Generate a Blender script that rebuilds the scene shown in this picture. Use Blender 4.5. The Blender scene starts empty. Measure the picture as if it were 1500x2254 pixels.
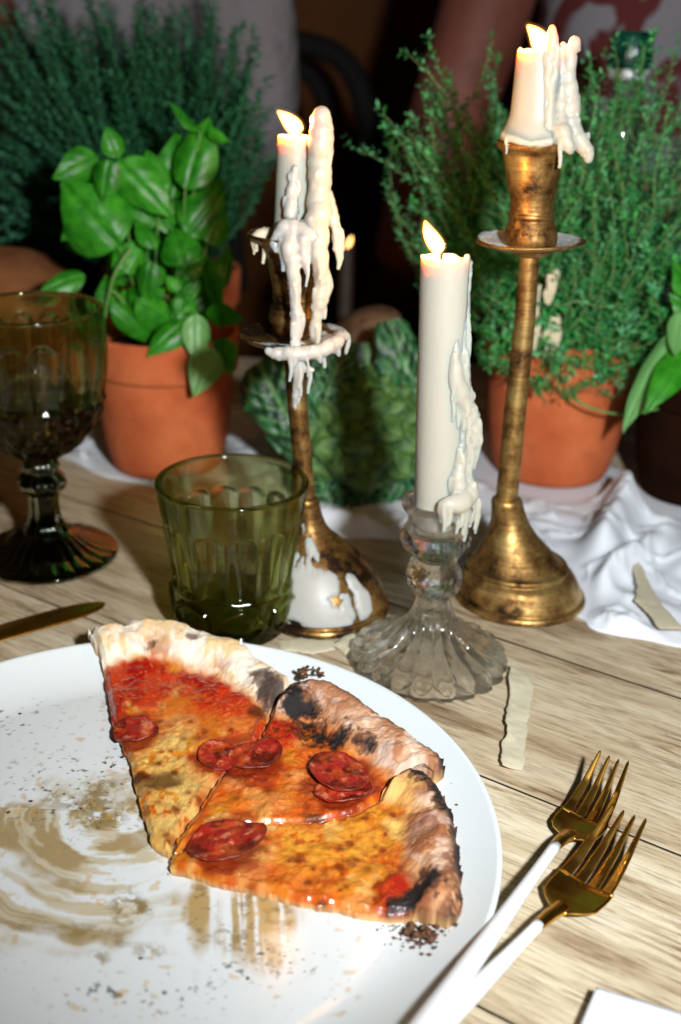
import bpy, math, random
import numpy as np
from mathutils import Vector, Matrix

# ------------------------------------------------------------------ scene, camera, light (lengths in cm, written to the scene in metres)
S = 0.01
sc = bpy.context.scene
COL = sc.collection
random.seed(7)
RNG = np.random.default_rng(11)
PI = math.pi

CAM_H, F_PX = 35.0, 2490.0
PITCH, ROLL = math.radians(23.15), math.radians(1.8)
FW = np.array([0, math.cos(PITCH), -math.sin(PITCH)])
_rt = np.array([1.0, 0, 0]); _up = np.cross(_rt, FW)
RT = math.cos(ROLL) * _rt + math.sin(ROLL) * _up
UP = math.cos(ROLL) * _up - math.sin(ROLL) * _rt
CAM = np.array([0, 0, CAM_H])
cd = bpy.data.cameras.new('camera')
cam = bpy.data.objects.new('camera', cd); COL.objects.link(cam)
mw = Matrix.Identity(4)
for i in range(3):
    mw[i][0] = RT[i]; mw[i][1] = UP[i]; mw[i][2] = -FW[i]; mw[i][3] = CAM[i] * S
cam.matrix_world = mw
cd.sensor_fit = 'VERTICAL'; cd.sensor_height = 36.0; cd.lens = F_PX / 2254 * 36.0
cd.clip_start = 0.01; cd.clip_end = 30
cd.dof.use_dof = True; cd.dof.focus_distance = 0.56; cd.dof.aperture_fstop = 6.0
sc.camera = cam

w = bpy.data.worlds.new('World'); sc.world = w; w.use_nodes = True
bg = w.node_tree.nodes['Background']
bg.inputs[0].default_value = (1.0, 0.62, 0.38, 1); bg.inputs[1].default_value = 0.009

def look_at(o, src, dst):
    d = Vector(np.asarray(dst, float) - np.asarray(src, float))
    o.location = Vector(np.asarray(src) * S); o.rotation_euler = d.to_track_quat('-Z', 'Y').to_euler()

fl = bpy.data.lights.new('camera_flash', 'SPOT')
fl.energy = 38; fl.color = (0.93, 0.97, 1.0); fl.shadow_soft_size = 0.023
fl.spot_size = math.radians(98); fl.spot_blend = 0.9
flo = bpy.data.objects.new('camera_flash', fl); COL.objects.link(flo)
look_at(flo, (16, -1, 43), (5, 92, 14))

vs = sc.view_settings
vs.view_transform = 'Standard'; vs.look = 'None'; vs.exposure = 0; vs.gamma = 1; vs.use_curve_mapping = False
cy = sc.cycles
cy.use_denoising = True; cy.max_bounces = 14; cy.transmission_bounces = 12; cy.glossy_bounces = 5
cy.diffuse_bounces = 3; cy.transparent_max_bounces = 24; cy.sample_clamp_indirect = 12; cy.caustics_refractive = True; cy.caustics_reflective = False
cy.blur_glossy = 0.6

# ------------------------------------------------------------------ helpers
def ray(x, y): return FW + RT * ((x - 750) / F_PX) - UP * ((y - 1127) / F_PX)
def onz(x, y, z=0.0): d = ray(x, y); return CAM + d * ((z - CAM_H) / d[2])
def ony(x, y, Y): d = ray(x, y); return CAM + d * (Y / d[1])
def proj(P):
    d = np.asarray(P, float) - CAM; Z = d @ FW
    return 750 + F_PX * (d @ RT) / Z, 1127 - F_PX * (d @ UP) / Z
def ppc(P): return F_PX / float((np.asarray(P, float) - CAM) @ FW)      # photo pixels per cm at a point

def lin(r, g, b):
    f = lambda c: (c / 255 / 12.92) if c / 255 <= 0.04045 else ((c / 255 + 0.055) / 1.055) ** 2.4
    return np.array([f(r), f(g), f(b)])
def rgba(c): return (float(c[0]), float(c[1]), float(c[2]), 1.0)
def sm(a, b, x): t = np.clip((x - a) / (b - a), 0, 1); return t * t * (3 - 2 * t)

def _h(ix, iy, iz, seed):
    n = (ix * 374761393 + iy * 668265263 + iz * 2147483647 + seed * 974634777) & 0xFFFFFFFF
    n = ((n ^ (n >> 13)) * 1274126177) & 0xFFFFFFFF
    n = ((n ^ (n >> 16)) * 2246822519) & 0xFFFFFFFF
    return ((n ^ (n >> 15)) & 0xFFFFFF) / float(0xFFFFFF)
def vn(x, y, z=0.0, seed=0):
    x, y, z = np.broadcast_arrays(np.asarray(x, float), np.asarray(y, float), np.asarray(z, float))
    ix, iy, iz = np.floor(x).astype(np.int64), np.floor(y).astype(np.int64), np.floor(z).astype(np.int64)
    fx, fy, fz = x - ix, y - iy, z - iz
    fx, fy, fz = [t * t * t * (t * (t * 6 - 15) + 10) for t in (fx, fy, fz)]
    r = 0
    for a in (0, 1):
        for b in (0, 1):
            for c in (0, 1):
                r = r + _h(ix + a, iy + b, iz + c, seed) * (fx if a else 1 - fx) * (fy if b else 1 - fy) * (fz if c else 1 - fz)
    return r
def fbm(x, y, z=0.0, o=4, seed=0):
    r, a, t = 0, 1.0, 0
    for k in range(o):
        r = r + a * vn(np.asarray(x) * 2 ** k, np.asarray(y) * 2 ** k, np.asarray(z) * 2 ** k, seed + k * 17); t += a; a *= 0.5
    return r / t          # 0..1, mean 0.5

ORG = {}
def org(o): return ORG.get(o.name, np.zeros(3)) if o else np.zeros(3)
def thing(name, label, cat, loc, group=None):
    o = bpy.data.objects.new(name, None); COL.objects.link(o); o.empty_display_size = 0.02
    o.location = Vector(np.asarray(loc, float) * S); ORG[o.name] = np.asarray(loc, float)
    o['label'] = label; o['category'] = cat
    if group: o['group'] = group
    return o
def link(name, me, mat, parent=None, loc=None):
    o = bpy.data.objects.new(name, me); COL.objects.link(o)
    if mat is not None:
        me.materials.clear(); me.materials.append(mat)
    o.parent = parent
    ORG[o.name] = org(parent) if loc is None else np.asarray(loc, float)
    o.location = Vector((ORG[o.name] - org(parent)) * S)
    return o
def mesh(name, V, Fc, mat, parent=None, smooth=True, col=None, loc=None, attrs=None):
    """V in cm, world coordinates; vertices are stored about the parent's origin (or loc)."""
    V = np.asarray(V, float)
    o_ = org(parent) if loc is None else np.asarray(loc, float)
    me = bpy.data.meshes.new(name)
    L = (V - o_) * S
    if isinstance(Fc, np.ndarray) and Fc.ndim == 2:
        k = Fc.shape[1]
        me.vertices.add(len(L)); me.vertices.foreach_set('co', L.ravel().astype(np.float32))
        me.loops.add(Fc.size); me.loops.foreach_set('vertex_index', Fc.ravel().astype(np.int32))
        me.polygons.add(len(Fc)); me.polygons.foreach_set('loop_start', (np.arange(len(Fc)) * k).astype(np.int32))
        me.update(calc_edges=True); me.validate()
    else:
        me.from_pydata([tuple(v) for v in L], [], [tuple(int(i) for i in f) for f in Fc]); me.update()
    if smooth: me.polygons.foreach_set('use_smooth', np.ones(len(me.polygons), bool))
    if col is not None:
        a = me.color_attributes.new('Col', 'FLOAT_COLOR', 'POINT')
        c4 = np.ones((len(V), 4), np.float32); c4[:, :3] = col; a.data.foreach_set('color', c4.ravel())
    for k, v in (attrs or {}).items():
        a = me.attributes.new(k, 'FLOAT', 'POINT'); a.data.foreach_set('value', np.asarray(v, np.float32))
    return link(name, me, mat, parent, loc)
def tag(o, label, cat=None, group=None, kind=None):
    o['label'] = label
    if cat: o['category'] = cat
    if group: o['group'] = group
    if kind: o['kind'] = kind
    return o
def gridf(nu, nv, cu=False, cv=False):
    """nu rows x nv columns, index = i*nv + j"""
    I = np.arange(nu if cu else nu - 1); J = np.arange(nv if cv else nv - 1)
    i, j = np.meshgrid(I, J, indexing='ij'); i, j = i.ravel(), j.ravel()
    i2, j2 = (i + 1) % nu, (j + 1) % nv
    return np.stack([i * nv + j, i * nv + j2, i2 * nv + j2, i2 * nv + j], 1)
def cat(parts):
    V, Fs, n = [], [], 0
    for v, f in parts:
        V.append(v); Fs.append(np.asarray(f) + n); n += len(v)
    return np.concatenate(V), np.concatenate(Fs)
def resample(P, n):
    """Catmull-Rom through rows of P (any number of columns)"""
    P = np.asarray(P, float); m = len(P)
    if m == 2: return P[0] + (P[1] - P[0]) * np.linspace(0, 1, n)[:, None]
    Q = np.concatenate([[2 * P[0] - P[1]], P, [2 * P[-1] - P[-2]]])
    t = np.linspace(0, m - 1 - 1e-9, n); i = t.astype(int); u = (t - i)[:, None]
    a, b, c, d = Q[i], Q[i + 1], Q[i + 2], Q[i + 3]
    return 0.5 * (2 * b + (c - a) * u + (2 * a - 5 * b + 4 * c - d) * u ** 2 + (3 * b - a - 3 * c + d) * u ** 3)
def tube(P, R, k=8, flat=1.0, side=None):
    P = np.asarray(P, float); n = len(P); R = np.broadcast_to(np.asarray(R, float), (n,))
    T = np.gradient(P, axis=0); T /= np.linalg.norm(T, axis=1)[:, None] + 1e-12
    a = np.array([0, 0, 1.0]) if abs(T[0][2]) < 0.9 else np.array([1.0, 0, 0])
    if side is not None: a = np.asarray(side, float)
    V = []
    th = np.linspace(0, 2 * PI, k, endpoint=False)
    for i in range(n):
        x = np.cross(a, T[i]); x /= np.linalg.norm(x) + 1e-12; y = np.cross(T[i], x)
        V.append(P[i] + R[i] * (np.cos(th)[:, None] * x + flat * np.sin(th)[:, None] * y)); a = y
    V = [np.repeat(P[:1], k, 0)] + V + [np.repeat(P[-1:], k, 0)]
    return np.concatenate(V), gridf(n + 2, k, False, True)
def lathe(rows, c, n=64, mod=None):
    """rows: (r, z, dx) about centre c (x, y); mod(theta, r, z, i) -> r"""
    rows = np.asarray([(a + (0.0,) if len(a) == 2 else a) for a in map(tuple, rows)], float)
    th = np.linspace(0, 2 * PI, n, endpoint=False)
    V = []
    for i, (r, z, dx) in enumerate(rows):
        rr = np.full(n, r) if mod is None else mod(th, r, z, i)
        V.append(np.stack([c[0] + dx + rr * np.cos(th), c[1] + rr * np.sin(th), np.full(n, z)], 1))
    return np.concatenate(V), gridf(len(rows), n, False, True)
def prof(Y, rows, x0):
    """rows (y px, half width px, centre x px) -> (r, z, dx) for a round thing whose axis stands at depth Y"""
    out = []
    for y, hw, xc in rows:
        P = ony(xc, y, Y); out.append((hw / ppc(P), P[2], P[0] - x0))
    return out
def dense(rows, n): return [tuple(r) for r in resample(rows, n)]

# ------------------------------------------------------------------ materials
def newmat(name):
    m = bpy.data.materials.new(name); m.use_nodes = True
    nt = m.node_tree; b = nt.nodes['Principled BSDF']
    return m, nt, b
def N(nt, t, **kw):
    n = nt.nodes.new(t)
    for k, v in kw.items():
        if k in n.inputs.keys(): n.inputs[k].default_value = v
        else: setattr(n, k, v)
    return n
def ramp(nt, stops):
    r = nt.nodes.new('ShaderNodeValToRGB'); e = r.color_ramp.elements
    while len(e) < len(stops): e.new(0.5)
    for el, (p, c) in zip(e, stops): el.position = p; el.color = rgba(c) if len(c) == 3 else c
    return r
def coords(nt, scale=(1, 1, 1), rot=(0, 0, 0)):
    tc = nt.nodes.new('ShaderNodeTexCoord'); mp = nt.nodes.new('ShaderNodeMapping')
    mp.inputs['Scale'].default_value = scale; mp.inputs['Rotation'].default_value = rot
    nt.links.new(tc.outputs['Object'], mp.inputs['Vector']); return mp.outputs['Vector']
def bump(nt, b, height, strength, dist):
    bp = nt.nodes.new('ShaderNodeBump'); bp.inputs['Strength'].default_value = strength; bp.inputs['Distance'].default_value = dist
    nt.links.new(height, bp.inputs['Height']); nt.links.new(bp.outputs['Normal'], b.inputs['Normal'])
def mixc(nt, fac, a, b, mode='MIX'):
    m = nt.nodes.new('ShaderNodeMix'); m.data_type = 'RGBA'; m.blend_type = mode
    for s, v in ((0, fac), (6, a), (7, b)):
        if hasattr(v, 'is_output'): nt.links.new(v, m.inputs[s])
        else: m.inputs[s].default_value = v if s == 0 else (rgba(v) if len(v) == 3 else v)
    return m.outputs[2]
def simple(name, c, rough=0.5, metal=0.0, noise=None, bumpv=None, **kw):
    """noise=(scale, colour2); bumpv=(scale, strength, dist m)"""
    m, nt, b = newmat(name)
    b.inputs['Base Color'].default_value = rgba(c); b.inputs['Roughness'].default_value = rough; b.inputs['Metallic'].default_value = metal
    for k, v in kw.items(): b.inputs[k.replace('_', ' ')].default_value = v
    co = coords(nt)
    if noise:
        n = N(nt, 'ShaderNodeTexNoise', Scale=noise[0], Detail=6.0, Roughness=0.6); nt.links.new(co, n.inputs['Vector'])
        r = ramp(nt, [(0.35, c), (0.68, noise[1])]); nt.links.new(n.outputs['Fac'], r.inputs['Fac']); nt.links.new(r.outputs['Color'], b.inputs['Base Color'])
    if bumpv:
        n2 = N(nt, 'ShaderNodeTexNoise', Scale=bumpv[0], Detail=5.0); nt.links.new(co, n2.inputs['Vector'])
        bump(nt, b, n2.outputs['Fac'], bumpv[1], bumpv[2])
    return m
def vcol(name, rough, spec=0.5, nscale=900, bstr=0.3, bdist=0.0006, gloss=False, coat=0.0, amp=0.25):
    m, nt, b = newmat(name)
    a = N(nt, 'ShaderNodeVertexColor', layer_name='Col')
    n = N(nt, 'ShaderNodeTexNoise', Scale=nscale, Detail=5.0, Roughness=0.65); nt.links.new(coords(nt), n.inputs['Vector'])
    r = ramp(nt, [(0.3, (1 - amp,) * 3), (0.7, (1 + amp * .6,) * 3)]); nt.links.new(n.outputs['Fac'], r.inputs['Fac'])
    nt.links.new(mixc(nt, 1.0, a.outputs['Color'], r.outputs['Color'], 'MULTIPLY'), b.inputs['Base Color'])
    b.inputs['Roughness'].default_value = rough; b.inputs['Specular IOR Level'].default_value = spec
    if gloss:
        g = N(nt, 'ShaderNodeAttribute', attribute_name='gloss')
        mr = N(nt, 'ShaderNodeMapRange'); nt.links.new(g.outputs['Fac'], mr.inputs['Value'])
        mr.inputs['To Min'].default_value = 0.85; mr.inputs['To Max'].default_value = rough
        nt.links.new(mr.outputs['Result'], b.inputs['Roughness'])
        if coat:
            mm = N(nt, 'ShaderNodeMath', operation='MULTIPLY'); mm.inputs[1].default_value = coat
            nt.links.new(g.outputs['Fac'], mm.inputs[0]); nt.links.new(mm.outputs[0], b.inputs['Coat Weight']); b.inputs['Coat Roughness'].default_value = 0.16
    bump(nt, b, n.outputs['Fac'], bstr, bdist)
    return m
def glassmat(name, c, rough=0.0, clear=0.25, ior=1.48, tcol=None, absorb=None):
    m = bpy.data.materials.new(name); m.use_nodes = True; nt = m.node_tree
    nt.nodes.remove(nt.nodes['Principled BSDF']); out = nt.nodes['Material Output']
    g = N(nt, 'ShaderNodeBsdfGlass', Roughness=rough, IOR=ior); g.inputs['Color'].default_value = rgba(c)
    t = N(nt, 'ShaderNodeBsdfTransparent'); t.inputs['Color'].default_value = rgba(tcol if tcol is not None else c)
    mx = N(nt, 'ShaderNodeMixShader'); mx.inputs[0].default_value = clear
    nt.links.new(g.outputs[0], mx.inputs[1]); nt.links.new(t.outputs[0], mx.inputs[2]); nt.links.new(mx.outputs[0], out.inputs['Surface'])
    if absorb:
        va = N(nt, 'ShaderNodeVolumeAbsorption', Density=absorb[1]); va.inputs['Color'].default_value = rgba(absorb[0]); nt.links.new(va.outputs[0], out.inputs['Volume'])
    return m
def wood_mat():
    m, nt, b = newmat('weathered_wood')
    v1 = coords(nt, (7, 46, 46)); v2 = coords(nt, (44, 620, 620)); v3 = coords(nt, (5, 9, 9))
    n1 = N(nt, 'ShaderNodeTexNoise', Scale=1.0, Detail=8.0, Roughness=0.62, Distortion=0.6); nt.links.new(v1, n1.inputs['Vector'])
    n2 = N(nt, 'ShaderNodeTexNoise', Scale=1.0, Detail=5.0, Roughness=0.7, Distortion=0.3); nt.links.new(v2, n2.inputs['Vector'])
    n3 = N(nt, 'ShaderNodeTexNoise', Scale=2.0, Detail=3.0); nt.links.new(v3, n3.inputs['Vector'])
    oi = N(nt, 'ShaderNodeObjectInfo')
    v4 = coords(nt, (20, 240, 240)); n4 = N(nt, 'ShaderNodeTexNoise', Scale=1.0, Detail=6.0, Roughness=0.75, Distortion=0.8); nt.links.new(v4, n4.inputs['Vector'])
    base = ramp(nt, [(0.30, lin(160, 138, 110)), (0.40, lin(198, 182, 152)), (0.50, lin(213, 199, 170)), (0.60, lin(219, 208, 182)), (0.74, lin(190, 179, 156))])
    nt.links.new(n1.outputs['Fac'], base.inputs['Fac'])
    gr = ramp(nt, [(0.36, (0.46, 0.38, 0.32)), (0.48, (0.92, 0.90, 0.88)), (0.62, (1.05, 1.05, 1.05))]); nt.links.new(n2.outputs['Fac'], gr.inputs['Fac'])
    c = mixc(nt, 0.75, base.outputs['Color'], gr.outputs['Color'], 'MULTIPLY')
    sk = ramp(nt, [(0.38, (0.30, 0.21, 0.16)), (0.45, (0.72, 0.64, 0.57)), (0.52, (1, 1, 1))]); nt.links.new(n4.outputs['Fac'], sk.inputs['Fac'])
    mk = ramp(nt, [(0.42, (0.15,) * 3), (0.60, (1.0,) * 3)]); nt.links.new(n3.outputs['Fac'], mk.inputs['Fac'])
    c = mixc(nt, mk.outputs['Color'], c, mixc(nt, 1.0, c, sk.outputs['Color'], 'MULTIPLY'))
    big = ramp(nt, [(0.35, (0.84, 0.80, 0.76)), (0.65, (1.06, 1.06, 1.05))]); nt.links.new(n1.outputs['Fac'], big.inputs['Fac'])
    c = mixc(nt, 0.6, c, big.outputs['Color'], 'MULTIPLY')
    # knots
    kv = coords(nt, (3.2, 8.5, 8.5)); vo = N(nt, 'ShaderNodeTexVoronoi', Scale=1.0); nt.links.new(kv, vo.inputs['Vector'])
    kr = ramp(nt, [(0.0, (0.3, 0.2, 0.13)), (0.07, (0.5, 0.38, 0.28)), (0.11, (0.8, 0.72, 0.64)), (0.2, (1, 1, 1))]); nt.links.new(vo.outputs['Distance'], kr.inputs['Fac'])
    c = mixc(nt, 0.75, c, kr.outputs['Color'], 'MULTIPLY')
    tint = ramp(nt, [(0, (0.9, 0.86, 0.82)), (1, (1.05, 1.05, 1.04))]); nt.links.new(oi.outputs['Random'], tint.inputs['Fac'])
    c = mixc(nt, 1.0, c, tint.outputs['Color'], 'MULTIPLY')
    nt.links.new(c, b.inputs['Base Color']); b.inputs['Roughness'].default_value = 0.55
    bump(nt, b, n2.outputs['Fac'], 0.35, 0.0006)
    return m
def brass_mat(name, dark):
    m, nt, b = newmat(name)
    co = coords(nt, (1, 1, 1)); cr = coords(nt, (25, 25, 900))
    n = N(nt, 'ShaderNodeTexNoise', Scale=42.0, Detail=8.0, Roughness=0.72); nt.links.new(co, n.inputs['Vector'])
    n2 = N(nt, 'ShaderNodeTexNoise', Scale=1.0, Detail=4.0); nt.links.new(cr, n2.inputs['Vector'])
    r = ramp(nt, [(0.38 + dark, lin(52, 34, 20)), (0.48 + dark, lin(146, 108, 58)), (0.62 + dark, lin(214, 180, 112))]); nt.links.new(n.outputs['Fac'], r.inputs['Fac'])
    st = ramp(nt, [(0.3, (0.55, 0.5, 0.45)), (0.6, (1.0, 1.0, 1.0))]); nt.links.new(n2.outputs['Fac'], st.inputs['Fac'])
    nt.links.new(mixc(nt, 0.7, r.outputs['Color'], st.outputs['Color'], 'MULTIPLY'), b.inputs['Base Color'])
    b.inputs['Metallic'].default_value = 0.82
    rr = ramp(nt, [(0.35, (0.62,) * 3), (0.6, (0.36,) * 3)]); nt.links.new(n.outputs['Fac'], rr.inputs['Fac']); nt.links.new(rr.outputs['Color'], b.inputs['Roughness'])
    bump(nt, b, n2.outputs['Fac'], 0.25, 0.0005)
    return m
def wax_mat(name, c, sss=0.85):
    m, nt, b = newmat(name)
    b.inputs['Base Color'].default_value = rgba(c); b.inputs['Roughness'].default_value = 0.42
    b.inputs['Subsurface Weight'].default_value = sss; b.inputs['Subsurface Radius'].default_value = (1.0, 0.55, 0.3); b.inputs['Subsurface Scale'].default_value = 0.014
    b.inputs['Specular IOR Level'].default_value = 0.4
    n = N(nt, 'ShaderNodeTexNoise', Scale=220.0, Detail=4.0); nt.links.new(coords(nt), n.inputs['Vector']); bump(nt, b, n.outputs['Fac'], 0.25, 0.0007)
    return m
def emit(name, c, s, alpha=1.0):
    m = bpy.data.materials.new(name); m.use_nodes = True; nt = m.node_tree
    nt.nodes.remove(nt.nodes['Principled BSDF']); e = N(nt, 'ShaderNodeEmission'); e.inputs[0].default_value = rgba(c); e.inputs[1].default_value = s
    out = nt.nodes['Material Output']
    if alpha < 1:
        t = N(nt, 'ShaderNodeBsdfTransparent'); mx = N(nt, 'ShaderNodeMixShader'); mx.inputs[0].default_value = alpha
        nt.links.new(t.outputs[0], mx.inputs[1]); nt.links.new(e.outputs[0], mx.inputs[2]); nt.links.new(mx.outputs[0], out.inputs[0])
    else: nt.links.new(e.outputs[0], out.inputs[0])
    return m

M = {}
M['wood'] = wood_mat()
M['joint'] = simple('dark_plank_edge', lin(44, 30, 20), 0.9, noise=(60, lin(28, 18, 12)))  # plank side faces coloured dark brown so the seams show as dark lines
M['brass'] = brass_mat('aged_brass', 0.0); M['brass_dark'] = brass_mat('tarnished_brass', 0.05)
M['wax'] = wax_mat('ivory_wax', lin(180, 175, 160)); M['wax_white'] = wax_mat('white_wax', lin(178, 175, 168)); M['wax_flat'] = wax_mat('wax_film', lin(208, 194, 164), 0.2)
M['green_glass'] = glassmat('olive_glass', (0.91, 0.93, 0.74), rough=0.06, clear=0.26, tcol=(0.91, 0.93, 0.74), absorb=((0.50, 0.56, 0.04), 105.0))
M['green_glass_thick'] = glassmat('olive_glass_thick', (0.93, 0.97, 0.72), rough=0.06, clear=0.6, tcol=(0.93, 0.97, 0.66), absorb=((0.62, 0.70, 0.03), 26.0))
M['crystal'] = glassmat('clear_crystal', (0.99, 0.995, 0.995), rough=0.04, clear=0.24, ior=1.52)
M['wine'] = simple('red_wine', (0.012, 0.002, 0.002), 0.03)
M['gold'] = simple('polished_gold', lin(250, 196, 92), 0.27, 1.0, noise=(160, lin(232, 166, 66)), bumpv=(90, 0.05, 0.0004))
M['handle'] = simple('white_enamel', (0.80, 0.81, 0.82), 0.32, bumpv=(400, 0.05, 0.0003))
M['cloth'] = simple('white_linen', (0.74, 0.76, 0.80), 0.9, bumpv=(900, 0.35, 0.0005))
M['terracotta'] = simple('terracotta', lin(174, 78, 34), 0.88, noise=(22, lin(204, 108, 60)), bumpv=(500, 0.2, 0.0005))
M['terracotta_shaded'] = simple('shaded_terracotta', lin(36, 17, 9), 1.0, noise=(30, lin(22, 10, 6)), bumpv=(400, 0.2, 0.0005), Specular_IOR_Level=0.05)  # terracotta coloured near black: the shade over this pot is put into its colour
M['soil'] = simple('soil', lin(40, 26, 16), 0.95, noise=(220, lin(20, 12, 8)), bumpv=(260, 1.0, 0.004))
M['basil'] = None
M['stem'] = simple('green_stem', lin(92, 138, 62), 0.5)
M['twig'] = simple('thyme_twig', lin(112, 138, 78), 0.7)
def flame_mat(nm, col, st):
    m = bpy.data.materials.new(nm); m.use_nodes = True; nt = m.node_tree; nt.nodes.remove(nt.nodes['Principled BSDF'])
    e = N(nt, 'ShaderNodeEmission'); e.inputs[0].default_value = col; e.inputs[1].default_value = st
    nt.links.new(e.outputs[0], nt.nodes['Material Output'].inputs['Volume']); return m
M['flame'] = flame_mat('flame_gas', (1.0, 0.40, 0.075, 1), 2400); M['flame_halo'] = flame_mat('flame_halo_gas', (1.0, 0.34, 0.06, 1), 26)
M['wick'] = simple('burnt_wick', (0.012, 0.011, 0.012), 0.8)
M['skin'] = simple('skin', lin(134, 78, 62), 0.6, noise=(9, lin(104, 54, 42)))
M['pizza'] = vcol('pizza_top', 0.30, 0.5, 420, 0.16, 0.0008, gloss=True, coat=0.35, amp=0.07)
M['salami'] = vcol('salami', 0.24, 0.5, 800, 0.4, 0.0007)
M['plate'] = vcol('white_porcelain', 0.17, 0.5, 25, 0.0, 0.0001, amp=0.0)
M['crumb'] = simple('burnt_crumb', lin(40, 24, 15), 0.8, noise=(500, lin(120, 76, 42)))
def leaf_mat(name, c1, c2, back, rough=0.38, trans=0.25, isl=False):
    m, nt, b = newmat(name)
    oi = N(nt, 'ShaderNodeObjectInfo'); n = N(nt, 'ShaderNodeTexNoise', Scale=120.0, Detail=4.0); nt.links.new(coords(nt), n.inputs['Vector'])
    r = ramp(nt, [(0.3, c1), (0.72, c2)]); nt.links.new(n.outputs['Fac'], r.inputs['Fac'])
    tv = ramp(nt, [(0, (0.72, 0.8, 0.7)), (1, (1.25, 1.15, 1.1))]); nt.links.new(oi.outputs['Random'], tv.inputs['Fac'])
    c = mixc(nt, 1.0, r.outputs['Color'], tv.outputs['Color'], 'MULTIPLY')
    ge = N(nt, 'ShaderNodeNewGeometry'); iv = ramp(nt, [(0, (0.5, 0.55, 0.55)), (0.6, (1.0, 1.0, 1.0)), (1, (1.6, 1.45, 1.25))]); nt.links.new(ge.outputs['Random Per Island'], iv.inputs['Fac'])
    if isl: c = mixc(nt, 1.0, c, iv.outputs['Color'], 'MULTIPLY')
    c2_ = mixc(nt, ge.outputs['Backfacing'], c, back)
    nt.links.new(c2_, b.inputs['Base Color']); b.inputs['Roughness'].default_value = rough
    b.inputs['Specular IOR Level'].default_value = 0.45
    tr = N(nt, 'ShaderNodeBsdfTranslucent'); nt.links.new(c2_, tr.inputs['Color'])
    mx = N(nt, 'ShaderNodeMixShader'); mx.inputs[0].default_value = trans
    out = nt.nodes['Material Output']
    nt.links.new(b.outputs[0], mx.inputs[1]); nt.links.new(tr.outputs[0], mx.inputs[2]); nt.links.new(mx.outputs[0], out.inputs[0])
    bump(nt, b, n.outputs['Fac'], 0.2, 0.0006)
    return m
M['basil'] = leaf_mat('basil_leaf', lin(28, 112, 20), lin(64, 158, 36), lin(112, 168, 96), 0.40)
M['thyme'] = leaf_mat('thyme_leaf', lin(40, 134, 66), lin(88, 180, 100), lin(100, 180, 120), 0.5, 0.2, True)
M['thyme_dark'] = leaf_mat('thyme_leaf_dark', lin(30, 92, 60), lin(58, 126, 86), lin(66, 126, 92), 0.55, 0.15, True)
M['cabbage'] = vcol('cabbage_leaf', 0.42, 0.45, 260, 0.35, 0.0012)
M['romanesco'] = simple('romanesco_green', lin(38, 80, 38), 0.6, noise=(90, lin(110, 148, 68)), bumpv=(420, 0.7, 0.0018))

# ------------------------------------------------------------------ table
table = bpy.data.objects.new('table_top', None); COL.objects.link(table); table['kind'] = 'structure'; ORG['table_top'] = np.zeros(3)
tag(table, 'light weathered wood table top laid with diagonal planks')
ANG = math.radians(-33.0); AD = np.array([math.cos(ANG), math.sin(ANG)]); AN = np.array([-math.sin(ANG), math.cos(ANG)])
def clip(poly, a, b, c):            # keep a*x+b*y<=c
    out = []
    for i in range(len(poly)):
        p, q = poly[i], poly[(i + 1) % len(poly)]
        dp, dq = a * p[0] + b * p[1] - c, a * q[0] + b * q[1] - c
        if dp <= 0: out.append(p)
        if dp * dq < 0: t = dp / (dp - dq); out.append((p[0] + t * (q[0] - p[0]), p[1] + t * (q[1] - p[1])))
    return out
PW = 13.4
for k in range(-4, 9):
    a0, a1 = 44.5 + PW * k + 0.07, 44.5 + PW * (k + 1) - 0.07
    poly = [tuple(AD * u + AN * v) for u, v in ((-200, a0), (200, a0), (200, a1), (-200, a1))]
    for h in ((0, 1, 126), (0, -1, -12), (1, 0, 75), (-1, 0, 75)): poly = clip(poly, *h)
    if len(poly) < 3: continue
    o2 = AD * random.uniform(-900, 900) + AN * (a0 + random.uniform(-300, 300))
    L = [((np.dot(np.array(p) - o2, AD)) * S, (np.dot(np.array(p) - o2, AN)) * S) for p in poly]
    n = len(L); me = bpy.data.meshes.new('plank')
    dz = random.uniform(-0.0004, 0)
    me.from_pydata([(x, y, dz) for x, y in L] + [(x, y, -0.035) for x, y in L], [], [tuple(range(n)), tuple(range(2 * n - 1, n - 1, -1))] + [(i, i + n, (i + 1) % n + n, (i + 1) % n) for i in range(n)])
    me.update()
    o = link('plank', me, M['wood'], table); o.location = (o2[0] * S, o2[1] * S, 0); o.rotation_euler = (0, 0, ANG)
    me.materials.append(M['joint'])
    for p_ in me.polygons[2:]: p_.material_index = 1

# ------------------------------------------------------------------ dim room behind
def struct(o, label): o['kind'] = 'structure'; o['label'] = label; return o
M['room'] = simple('dark_wood_wall', lin(134, 80, 30), 0.8, noise=(1.2, lin(92, 52, 18)))
M['floor'] = simple('dark_floor', lin(70, 44, 24), 0.8, noise=(4, lin(44, 26, 14)))
V = np.array([(-300, 270, -75), (300, 270, -75), (300, 270, 220), (-300, 270, 220), (-300, 280, -75), (300, 280, -75), (300, 280, 220), (-300, 280, 220)], float)
BOXF = np.array([(0, 1, 2, 3), (5, 4, 7, 6), (4, 0, 3, 7), (1, 5, 6, 2), (3, 2, 6, 7), (4, 5, 1, 0)])
struct(mesh('wall', V, BOXF, M['room'], smooth=False), 'dark brown wall far behind the table')
V = np.array([(-300, -60, -75), (300, -60, -75), (300, 270, -75), (-300, 270, -75)], float)
struct(mesh('floor', V, np.array([(0, 1, 2, 3)]), M['floor'], smooth=False), 'dark floor behind the table')

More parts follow.
